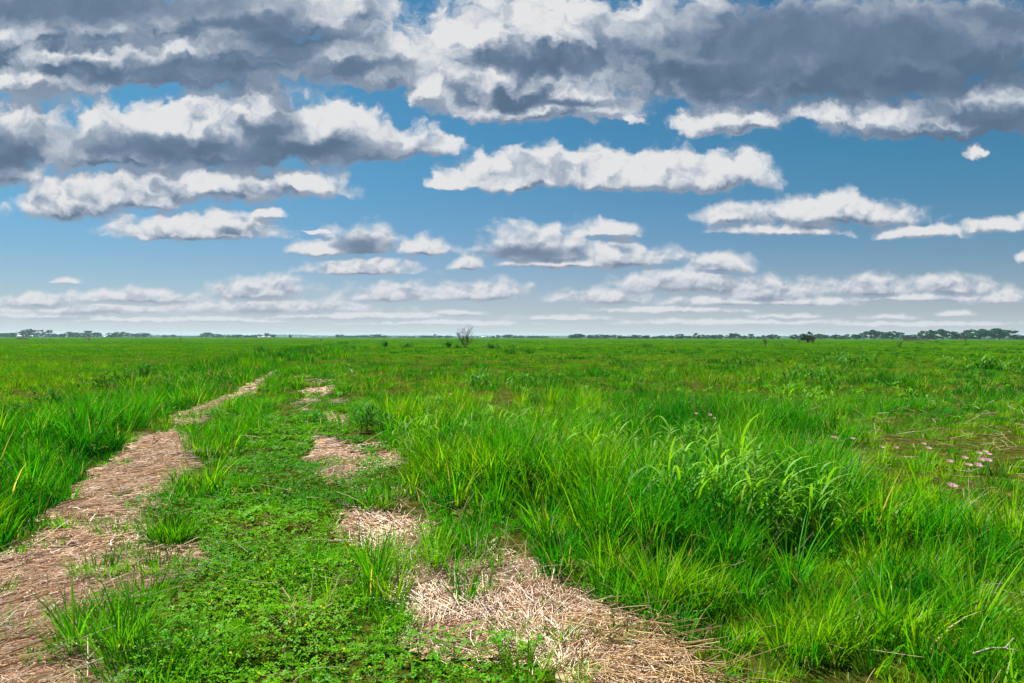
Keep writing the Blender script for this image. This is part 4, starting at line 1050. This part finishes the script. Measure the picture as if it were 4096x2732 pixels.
TREES = [   # left edge, right edge, top (photo pixels), style, variant, metres away
    (-30, 28, 1331, 'hedge', 0, 1100), (20, 76, 1329, 'hedge', 1, 1100), (88, 135, 1317, 'spread', 0, 1080), (131, 172, 1320, 'sparse', 0, 1090), (176, 214, 1321, 'layered', 0, 1080),
    (205, 238, 1334, 'hedge', 0, 1150), (234, 268, 1334, 'hedge', 1, 1150), (256, 298, 1325, 'round', 0, 1100), (280, 334, 1328, 'hedge', 1, 1090), (328, 370, 1323, 'layered', 1, 1100), (372, 406, 1331, 'spread', 1, 1090),
    (426, 462, 1330, 'round', 1, 1120), (462, 507, 1328, 'spread', 0, 1120), (512, 542, 1333, 'sparse', 1, 1130), (538, 564, 1331, 'round', 0, 1130), (560, 602, 1330, 'hedge', 0, 1130), (648, 668, 1338, 'round', 2, 1180), (678, 702, 1339, 'spread', 1, 1180),
    (796, 812, 1335, 'layered', 0, 1180), (808, 846, 1331, 'spread', 1, 1170), (848, 886, 1334, 'round', 0, 1180), (884, 902, 1337, 'sparse', 0, 1190), (902, 924, 1337, 'round', 1, 1190), (920, 974, 1337, 'hedge', 1, 1200), (972, 1012, 1340, 'hedge', 0, 1200), (1008, 1030, 1338, 'round', 2, 1200),
    (1026, 1052, 1336, 'round', 1, 1220), (1049, 1082, 1333, 'layered', 1, 1220), (1078, 1108, 1336, 'hedge', 0, 1220),
    (1344, 1379, 1337, 'hedge', 1, 1300), (1379, 1398, 1341, 'round', 0, 1350), (1396, 1416, 1341, 'round', 1, 1350), (1414, 1437, 1342, 'round', 2, 1350), (1437, 1462, 1341, 'hedge', 0, 1350), (1460, 1486, 1342, 'round', 0, 1350), (1483, 1532, 1336, 'hedge', 1, 1320), (1529, 1549, 1340, 'round', 1, 1330),
    (1594, 1609, 1344, 'round', 2, 1350), (1612, 1624, 1344, 'round', 0, 1350), (1631, 1646, 1345, 'round', 1, 1350), (1647, 1662, 1345, 'hedge', 0, 1350), (1677, 1706, 1340, 'round', 0, 1300), (1703, 1733, 1341, 'hedge', 1, 1300), (1731, 1747, 1337, 'layered', 0, 1300), (1745, 1778, 1341, 'hedge', 0, 1300), (1776, 1810, 1341, 'hedge', 1, 1300),
    (1960, 1978, 1342, 'round', 0, 1250), (1982, 2003, 1340, 'layered', 1, 1250), (2004, 2052, 1337, 'hedge', 0, 1230), (2050, 2072, 1341, 'round', 1, 1230), (2070, 2096, 1341, 'round', 2, 1230), (2107, 2126, 1342, 'round', 0, 1200), (2123, 2144, 1341, 'round', 1, 1200), (2142, 2160, 1341, 'round', 2, 1200), (2158, 2178, 1342, 'round', 1, 1200), (2176, 2194, 1343, 'round', 0, 1200),
    (2272, 2302, 1337, 'round', 0, 900), (2294, 2346, 1333, 'hedge', 0, 900), (2346, 2380, 1338, 'hedge', 1, 900), (2376, 2410, 1336, 'round', 1, 900), (2404, 2444, 1337, 'hedge', 0, 900), (2440, 2472, 1338, 'sparse', 1, 900), (2468, 2496, 1340, 'round', 2, 900), (2492, 2512, 1343, 'round', 0, 900), (2510, 2530, 1342, 'sparse', 0, 900), (2524, 2562, 1338, 'hedge', 1, 880), (2558, 2604, 1340, 'hedge', 0, 880), (2606, 2634, 1344, 'round', 1, 880), (2632, 2668, 1340, 'round', 0, 880), (2668, 2698, 1341, 'round', 2, 880),
    (2700, 2742, 1334, 'round', 1, 870), (2740, 2770, 1342, 'hedge', 0, 870), (2768, 2794, 1333, 'layered', 0, 870), (2793, 2834, 1337, 'hedge', 1, 870), (2830, 2870, 1338, 'hedge', 0, 870), (2866, 2892, 1336, 'round', 0, 860), (2906, 2958, 1335, 'spread', 1, 860), (2960, 2990, 1341, 'round', 2, 850), (2990, 3022, 1336, 'layered', 1, 850), (3024, 3042, 1344, 'round', 1, 850), (3040, 3062, 1341, 'layered', 0, 850),
    (3066, 3118, 1336, 'round', 0, 820), (3160, 3194, 1336, 'round', 1, 820), (3192, 3228, 1333, 'round', 2, 820), (3262, 3302, 1336, 'spread', 0, 800), (3298, 3328, 1340, 'sparse', 0, 800), (3326, 3364, 1336, 'round', 0, 800), (3361, 3380, 1341, 'round', 1, 800), (3374, 3404, 1337, 'layered', 1, 800), (3406, 3444, 1335, 'hedge', 0, 790), (3438, 3472, 1330, 'sparse', 1, 790), (3468, 3524, 1322, 'spread', 1, 780), (3514, 3548, 1330, 'sparse', 0, 780),
    (3542, 3592, 1326, 'spread', 0, 780), (3584, 3618, 1328, 'sparse', 1, 780), (3612, 3640, 1338, 'round', 0, 780), (3634, 3670, 1336, 'round', 1, 780), (3664, 3698, 1336, 'layered', 0, 775), (3684, 3744, 1318, 'round', 2, 770), (3736, 3806, 1320, 'spread', 1, 770), (3792, 3834, 1328, 'layered', 1, 770), (3828, 3868, 1330, 'spread', 0, 770), (3858, 3884, 1339, 'round', 0, 765), (3874, 3966, 1318, 'spread', 0, 760), (3948, 4046, 1317, 'spread', 1, 760), (4036, 4078, 1336, 'hedge', 0, 760), (4070, 4120, 1339, 'hedge', 1, 760),
    (3205, 3250, 1328, 'sparse', 0, 195),
]
LM = [(90, 'the white-roofed shed'), (417, 'the gap after the left farm'), (720, 'the empty stretch of low trees'), (1162, 'the round leafless shrub'), (1364, 'the thin mast'), (1862, 'the leafless sapling'), (2252, 'the bare pole at centre'), (2704, 'the gap in the middle tree line'), (3235, 'the dark thicket'), (3662, 'the brown brush heaps'), (4056, 'the tall pole')]
ORD = 'first second third fourth fifth sixth seventh eighth ninth tenth eleventh twelfth'.split()
WORD = {'round': 'rounded green', 'spread': 'flat-topped spreading', 'sparse': 'thin see-through', 'hedge': 'low wide', 'layered': 'uneven tiered'}
def tree_label(i):
    x0, x1, top, st, var, dist = TREES[i]
    if dist < 300: return 'loose leafy shrub-like tree, green left part of the dark thicket in the pasture'
    c = (x0 + x1) / 2
    lx, nm = min(LM, key=lambda q: abs(q[0] - c))
    side = 'right' if c > lx else 'left'
    same = sorted([abs((t[0] + t[1]) / 2 - lx) for t in TREES if t[5] > 300 and (((t[0] + t[1]) / 2 > lx) == (c > lx))])
    k = same.index(abs(c - lx))
    return f'{WORD[st]} tree, {ORD[min(k, 11)]} to the {side} of {nm}'
for i, (x0, x1, top, st, var, dist) in enumerate(TREES):
    cd, td = get_proto(st, var)
    c = (x0 + x1) / 2; hz = horizon_px(c)
    X = (c - W0 / 2) / FPX * dist; Wm = (x1 - x0) / FPX * dist * 1.12
    Hm = (hz - top) / FPX * dist + CAM_H
    r = empty('tree', (X, dist, 0.0), (i * 2.4) % 6.28)
    r.scale = (Wm, Wm, Hm * 1.03)
    tag(r, tree_label(i), 'tree', 'trees along the far edge of the pasture' if dist > 300 else None)
    for nm, me in (('trunk', td), ('crown', cd)):
        o = bpy.data.objects.new(nm, me); C.objects.link(o); o.parent = r

def far_wood():
    """The low blue belt of woods far behind, one mass."""
    rg = np.random.RandomState(77); g = Geo(); n = 26000
    az = rg.uniform(-0.84, 0.84, n); D = 2100 + 250 * rg.rand(n)
    x = D * az; hmax = 3.0 + 7.5 * fbm(az * 28 + 9, az * 0 + 3, 4) ** 1.3
    z = hmax * rg.rand(n) ** 0.8
    p = np.stack([x, D, z], -1)
    nn = rg.randn(n, 3); nn /= np.linalg.norm(nn, axis=1, keepdims=True)
    a = np.cross(nn, rg.randn(n, 3)); a /= np.linalg.norm(a, axis=1, keepdims=True); b = np.cross(nn, a)
    s = 0.9 + 0.9 * rg.rand(n, 1)
    q = np.stack([p - a * s, p - b * s * .7, p + a * s, p + b * s * .7], 1).reshape(-1, 3)
    c = np.array((0.025, 0.085, 0.03))[None] * (0.7 + 0.6 * rg.rand(n, 1))
    g.add(q, np.full(n, 4), np.arange(n * 4), np.repeat(c, 4, 0))
    tag(g.build('treeline', M_TREE), 'low blue belt of distant woods along the whole horizon', 'woods', None, 'stuff')
far_wood()
def scrub():
    """Low bushes joining the feet of the trees into one ragged belt."""
    rg = np.random.RandomState(78); g = Geo(); n = 15000
    px = rg.uniform(-60, 4160, n)
    dist = np.interp(px, [0, 600, 1250, 1900, 2270, 2290, 3000, 4096], [1150, 1180, 1290, 1330, 1280, 930, 890, 785]) + rg.rand(n) * 25
    hmax = (0.5 + 4.6 * fbm(px * 0.03, px * 0 + 7, 3)) * np.where(((px > 1120) & (px < 1330)) | ((px > 2195) & (px < 2270)), 0.25, 1.0) * np.where(px > 2270, 1.0, 0.75)
    x = (px - W0 / 2) / FPX * dist
    p = np.stack([x, dist, hmax * rg.rand(n)], -1)
    nn = rg.randn(n, 3); nn /= np.linalg.norm(nn, axis=1, keepdims=True)
    a = np.cross(nn, rg.randn(n, 3)); a /= np.linalg.norm(a, axis=1, keepdims=True); b = np.cross(nn, a)
    s = 0.30 + 0.35 * rg.rand(n, 1)
    q = np.stack([p - a * s, p - b * s * .7, p + a * s, p + b * s * .7], 1).reshape(-1, 3)
    c = np.array((0.016, 0.078, 0.024))[None] * (0.7 + 0.6 * rg.rand(n, 1))
    g.add(q, np.full(n, 4), np.arange(n * 4), np.repeat(c, 4, 0))
    tag(g.build('undergrowth', M_TREE), 'ragged low scrub along the feet of the far trees', 'scrub', None, 'stuff')
scrub()

# ------------------------------------------------------------------ farm buildings, poles, tanks
def at_px(px, dist): return (px - W0 / 2) / FPX * dist
def building(px0, px1, top, dist, wallm, roofm, kind, label, door=True):
    """Gabled building, ridge across the view."""
    x0, x1 = at_px(px0, dist), at_px(px1, dist); w = x1 - x0; h = (horizon_px((px0 + px1) / 2) - top) / FPX * dist + CAM_H
    dpt = min(w * 0.8, 9.0); eave = h * 0.66
    root = tag(empty(kind, ((x0 + x1) / 2, dist, 0)), label, 'building', 'farm buildings along the far tree line')
    g = Geo(); hw = w / 2
    v = np.array([(-hw, 0, -.05), (hw, 0, -.05), (hw, dpt, -.05), (-hw, dpt, -.05), (-hw, 0, eave), (hw, 0, eave), (hw, dpt, eave), (-hw, dpt, eave), (-hw, dpt / 2, h - .12), (hw, dpt / 2, h - .12)], float)
    f = [4, 4, 5, 5]; l = [0, 1, 5, 4, 2, 3, 7, 6, 3, 0, 4, 8, 7, 1, 2, 6, 9, 5]
    g.add(v, np.array(f), np.array(l)); g.build('wall', wallm, root)
    g = Geo(); o_ = 0.4
    for s in (-1, 1):
        y0 = -o_ if s < 0 else dpt + o_
        v = np.array([(-hw - o_, y0, eave - .15), (hw + o_, y0, eave - .15), (hw + o_, dpt / 2, h), (-hw - o_, dpt / 2, h), (-hw - o_, y0, eave), (hw + o_, y0, eave), (hw + o_, dpt / 2, h + .15), (-hw - o_, dpt / 2, h + .15)], float)
        g.add(v, np.full(6, 4), np.array([0, 1, 2, 3, 4, 5, 6, 7, 0, 1, 5, 4, 1, 2, 6, 5, 2, 3, 7, 6, 3, 0, 4, 7]))
    g.build('roof', roofm, root)
    if door:
        g = Geo(); dw = min(1.2, w * .15); g.box((-dw, -0.06, 0), (dw, -0.003, min(2.2, eave * .85))); g.build('door', M_DARK, root)
        for s in (-0.6, 0.6):
            g = Geo(); g.box((s * hw - .5, -0.05, eave * .45), (s * hw + .5, -0.003, eave * .8)); g.build('window', M_DARK, root)
for a in (
    (64, 100, 1342, 1085, M_TANWALL, M_GREYROOF, 'shed', 'long shed with a white roof under the leftmost trees'),
    (107, 140, 1343, 1088, M_WHITE, M_GREYROOF, 'farmhouse', 'white farmhouse half hidden under the tall spreading tree'),
    (176, 194, 1342.5, 1075, M_WHITE, M_REDROOF, 'cottage', 'small white cottage with a red roof beneath the tiered tree'),
    (263, 278, 1344, 1085, M_WHITE, M_GREYROOF, 'cottage', 'pale cottage at the left foot of the dense tree clump'),
    (281, 293, 1344.5, 1085, M_TANWALL, M_GREYROOF, 'shed', 'small shed in the middle of the dense tree clump'),
    (376, 402, 1344.5, 1085, M_WHITE, M_GREYROOF, 'shed', 'white shed under the single domed tree'),
    (404, 428, 1345, 1120, M_TANWALL, M_GREYROOF, 'barn', 'low tan barn in the gap after the domed tree'),
    (957, 971, 1346, 1190, M_WHITE, M_GREYROOF, 'cottage', 'tiny white cottage against the low wide trees'),
    (1030, 1042, 1347, 1210, M_WHITE, M_GREYROOF, 'cottage', 'white cottage left of the tan barn near the leafless shrub'),
    (1046, 1063, 1346, 1210, M_TANWALL, M_WHITE, 'barn', 'tan barn with a white roof near the round leafless shrub'),
    (1070, 1086, 1346.5, 1210, M_WHITE, M_GREYROOF, 'shed', 'white shed right of the tan barn'),
    (1925, 1945, 1345.5, 1280, M_WHITE, M_GREYROOF, 'shed', 'white shed just right of the leafless sapling, left one of two'),
    (1964, 1984, 1346, 1270, M_TANWALL, M_GREYROOF, 'barn', 'pale barn just right of the leafless sapling, right one of two'),
): building(*a)
def pole(px, top, dist, arms, label, kind='utility_pole', r=0.14, group='poles on the horizon', tall=None):
    x = at_px(px, dist); h = (horizon_px(px) - top) / FPX * dist + CAM_H
    root = tag(empty(kind, (x, dist, 0)), label, 'pole', group)
    g = Geo(); g.tube([(0, 0, -0.3), (0, 0, h * .5), (0, 0, h)], [r * 1.2, r, r * .8], 8); g.build('pole', M_POLE, root)
    for k in range(arms):
        z = h - 0.5 - k * h * 0.16
        g = Geo(); g.box((-1.1 - .25 * k, -.24, z - .11), (1.1 + .25 * k, -.12, z + .11)); a = g.build('crossarm', M_POLE, root)
        for s in (-1, -.4, .4, 1):
            g = Geo(); g.tube([(s, -.18, z + .11), (s, -.18, z + .36)], [.06, .09], 6); g.build('insulator', M_WHITE, a)
for k, (px, top) in enumerate(((1120, 1335), (1137, 1334), (1197, 1335), (1222, 1336), (1244, 1338), (1259, 1338))):
    pole(px, top, 1250, 1, f'thin utility pole on the open horizon, {ORD[k]} of six right of the tan barn')
pole(66, 1323, 1100, 1, 'utility pole rising behind the low trees at the left edge')
pole(724, 1331, 1200, 1, 'utility pole in the empty stretch of low trees')
pole(771, 1338, 1200, 1, 'short utility pole left of the three tiered trees')
pole(2114, 1337, 1230, 1, 'utility pole at the left end of five small round trees')
pole(2252, 1339, 1230, 1, 'bare pole at centre before the denser middle tree line')
pole(3158, 1337, 900, 1, 'utility pole in the gap left of the dark thicket')
pole(4056, 1318, 770, 3, 'tall pole with three crossarms right of the biggest spreading tree', 'transmission_pole', 0.2, None)
def mast(px, top, dist):
    x = at_px(px, dist); h = (horizon_px(px) - top) / FPX * dist + CAM_H
    root = tag(empty('radio_mast', (x, dist, 0)), 'thin steel mast standing high above a boxy tree clump', 'mast')
    g = Geo()
    for k in range(3):
        a = k * 2.094; g.tube([(.3 * math.cos(a), .3 * math.sin(a), -.2), (.3 * math.cos(a), .3 * math.sin(a), h)], [.05, .05], 5)
    g.build('mast_leg', M_STEEL, root)
    g = Geo(); n = int(h / 1.0)
    for i in range(n):
        for k in range(3):
            a = k * 2.094; b = a + 2.094; g.tube([(.3 * math.cos(a), .3 * math.sin(a), i * h / n), (.3 * math.cos(b), .3 * math.sin(b), (i + 1) * h / n)], [.025, .025], 3)
    g.build('lattice', M_STEEL, root)
mast(1364, 1310, 1310)

# stock tank: a pale standpipe box in the pasture
def standpipe():
    x, y = gpt(1282 / K, 1361 / K); root = tag(empty('standpipe', (x, y, 0)), 'small pale concrete standpipe alone in the pasture left of the sapling', 'standpipe')
    g = Geo(); g.tube([(0, 0, -.1), (0, 0, .72), (0, 0, .84), (0, 0, .9)], [.36, .36, .30, .12], 20); g.build('riser', M_CONC, root, True)
    g = Geo(); g.tube([(0, 0, .88), (0, 0, 1.0)], [.06, .06], 8); g.tube([(-.16, 0, 1.0), (.16, 0, 1.0)], [.025, .025], 6); g.build('valve', M_STEEL, root)
    g = Geo(); g.tube([(0.3, 0, .3), (.55, 0, .3), (.58, 0, -.05)], [.07, .07, .07], 8); g.build('outlet_pipe', M_STEEL, root)
standpipe()
def trough(px0, px1, base, top, label, grp='white stock troughs on the left pasture'):
    xc, y = gpt((px0 + px1) / 2 / K, base / K); w = (px1 - px0) / FPX * y; h = (base - top) / FPX * y
    root = tag(empty('stock_trough', (xc, y, 0)), label, 'trough', grp)
    g = Geo(); hw = w / 2; t = .06
    g.box((-hw, -.4, .0), (hw, -.4 + t, h)); g.box((-hw, .4 - t, .0), (hw, .4, h)); g.box((-hw, -.4 + t, 0), (-hw + t, .4 - t, h)); g.box((hw - t, -.4 + t, 0), (hw, .4 - t, h)); g.box((-hw + t, -.4 + t, 0.02), (hw - t, .4 - t, .1))
    g.build('basin', M_WHITE, root)
    g = Geo(); g.box((-hw * .8, -.3, -.1), (-hw * .6, .3, -.004)); g.box((hw * .6, -.3, -.1), (hw * .8, .3, -.004)); g.build('foot', M_CONC, root)
    root.location.z = 0.1
trough(163, 175, 1355.6, 1352.4, 'low white trough between the grassy mound and the brown spoil heap')
trough(352, 363, 1355.0, 1349.6, 'taller white trough beside the brown spoil heap')
# earth mounds, brush heaps and clods: each a lump of its own with a rough outline
def lump(name, px, base, w_px, h_px, material, label, cat, group, seed, tufts=0):
    x, y = gpt(px / K, base / K); sc = y / FPX; w = w_px * sc / 2; h = h_px * sc
    rg = np.random.RandomState(seed); n, m = 22, 9; v = []; f = []
    for j in range(m + 1):
        t = j / m
        for i in range(n):
            a = 2 * math.pi * i / n
            k = 1 + 0.35 * (vnoise(np.array([math.cos(a) * 1.6 + seed]), np.array([math.sin(a) * 1.6 + t * 2]))[0] - .5)
            rr = (1 - t ** 1.8) * k
            v.append((w * rr * math.cos(a), min(w, 1.4) * rr * math.sin(a), h * t * (0.75 + 0.5 * vnoise(np.array([a * .9 + seed]), np.array([t * 3.]))[0]) - 0.03))
    for j in range(m):
        for i in range(n): f.append((j * n + i, j * n + (i + 1) % n, (j + 1) * n + (i + 1) % n, (j + 1) * n + i))
    g = Geo(); g.add(np.array(v), np.full(len(f), 4), np.array(f).ravel())
    o = g.build(name, material, None, True); o.location = (x, y, float(gz(np.array([x]), np.array([y]))[0]))
    tag(o, label, cat, group)
    return o, w, h
M_MOUND = plain_mat('grassy_earth', (0.045, 0.075, 0.02), 0.95, 0.5, 1.2, (0.10, 0.10, 0.045))
M_BRUSH = plain_mat('dry_brush', (0.085, 0.055, 0.035), 0.95, 0.45, 3.0, (0.16, 0.11, 0.07))
lump('earth_mound', 92, 1355, 54, 7.5, M_MOUND, 'long low grassy mound in front of the white-roofed shed', 'mound', None, 3)
lump('spoil_heap', 345, 1355, 18, 4.5, M_BRUSH, 'brown spoil heap touching the taller white trough', 'mound', None, 5)
def brush(px, base, w_px, h_px, label, seed):
    x, y = gpt(px / K, base / K); sc = y / FPX; w = w_px * sc; h = h_px * sc; rg = np.random.RandomState(seed); n = 420
    g = Geo(); a = rg.rand(n) * 6.28; r = np.sqrt(rg.rand(n))
    p = np.stack([r * np.cos(a) * w * .45, r * np.sin(a) * 1.2, np.clip((1 - r ** 2) * h * .8 * rg.rand(n), 0.02, None)], -1)
    c = np.where((rg.rand(n) < .3)[:, None], np.array([(0.07, 0.11, 0.03)]), np.array([(0.14, 0.085, 0.055)])) * (0.6 + 0.8 * rg.rand(n, 1))
    sticks(g, p, 0.5 + 0.8 * rg.rand(n), 0.06 + 0.08 * rg.rand(n), rg.rand(n) * 6.28, rg.rand(n) * .6, c, .1)
    o = g.build('brush_heap', M_STRAW); o.location = (x, y, 0); tag(o, label, 'brush heap', 'heaps of cut brush before the right trees')
brush(3627, 1362, 32, 9.5, 'brown brush heap, left and tallest of the three', 1); brush(3672, 1362, 54, 8, 'long brown brush heap in the middle of the three', 2); brush(3704, 1362, 22, 8, 'small brown brush heap at the right end of the three', 3)
CL = [(392, 1398, 22, 6, 'widest dark clod in the left pasture'), (395, 1403, 12, 3, 'small clod right under the widest one'), (460, 1371, 13, 4, 'dark clod above and right of the widest one'), (567, 1418, 22, 5, 'nearest dark clod on the yellow-green turf'),
      (655, 1398, 14, 4, 'clod farther right on the left pasture'), (985, 1404, 20, 5, 'clod close to the far verge crest'), (224, 1388, 12, 4, 'clod under the white-roofed shed, second from the left'), (44, 1377, 10, 3, 'clod nearest the left border of the pasture'),
      (186, 1370, 12, 3, 'small flat clod below the low white trough'), (362, 1390, 12, 3, 'clod immediately left of the widest one'), (513, 1386, 8, 5, 'little upright clod in the middle of the left pasture'), (560, 1384, 8, 4, 'little clod beside the upright one'), (464, 1398, 14, 3, 'flat clod between the widest and the nearest'),
      (1006, 1374, 9, 3, 'tiny clod far out toward the round leafless shrub'), (704, 1372, 9, 3, 'tiny clod below the empty stretch of low trees'), (3125, 1378, 16, 5, 'dark clod left of the thicket in the right pasture'), (2310, 1372, 12, 3, 'dark clod before the middle tree line')]
for k, (px, b, w_, h_, lb) in enumerate(CL):
    lump('dirt_clod', px, b, w_, h_, M_SOIL, lb, 'clod', 'dark clods thrown up on the pasture', 60 + k)

# ------------------------------------------------------------------ the air
def haze():
    g = Geo(); g.box((-3950, -600, -1.2), (3950, 4300, 24.0))
    m, nt, out = mat('haze_air')
    v = nt.nodes.new('ShaderNodeVolumePrincipled'); v.inputs['Color'].default_value = (0.55, 0.86, 1.0, 1)
    v.inputs['Density'].default_value = 0.00011; v.inputs['Anisotropy'].default_value = 0.2
    nt.links.new(v.outputs[0], out.inputs['Volume'])
    tag(g.build('haze', m), 'pale blue air over the far fields', 'haze', None, 'stuff')
haze()
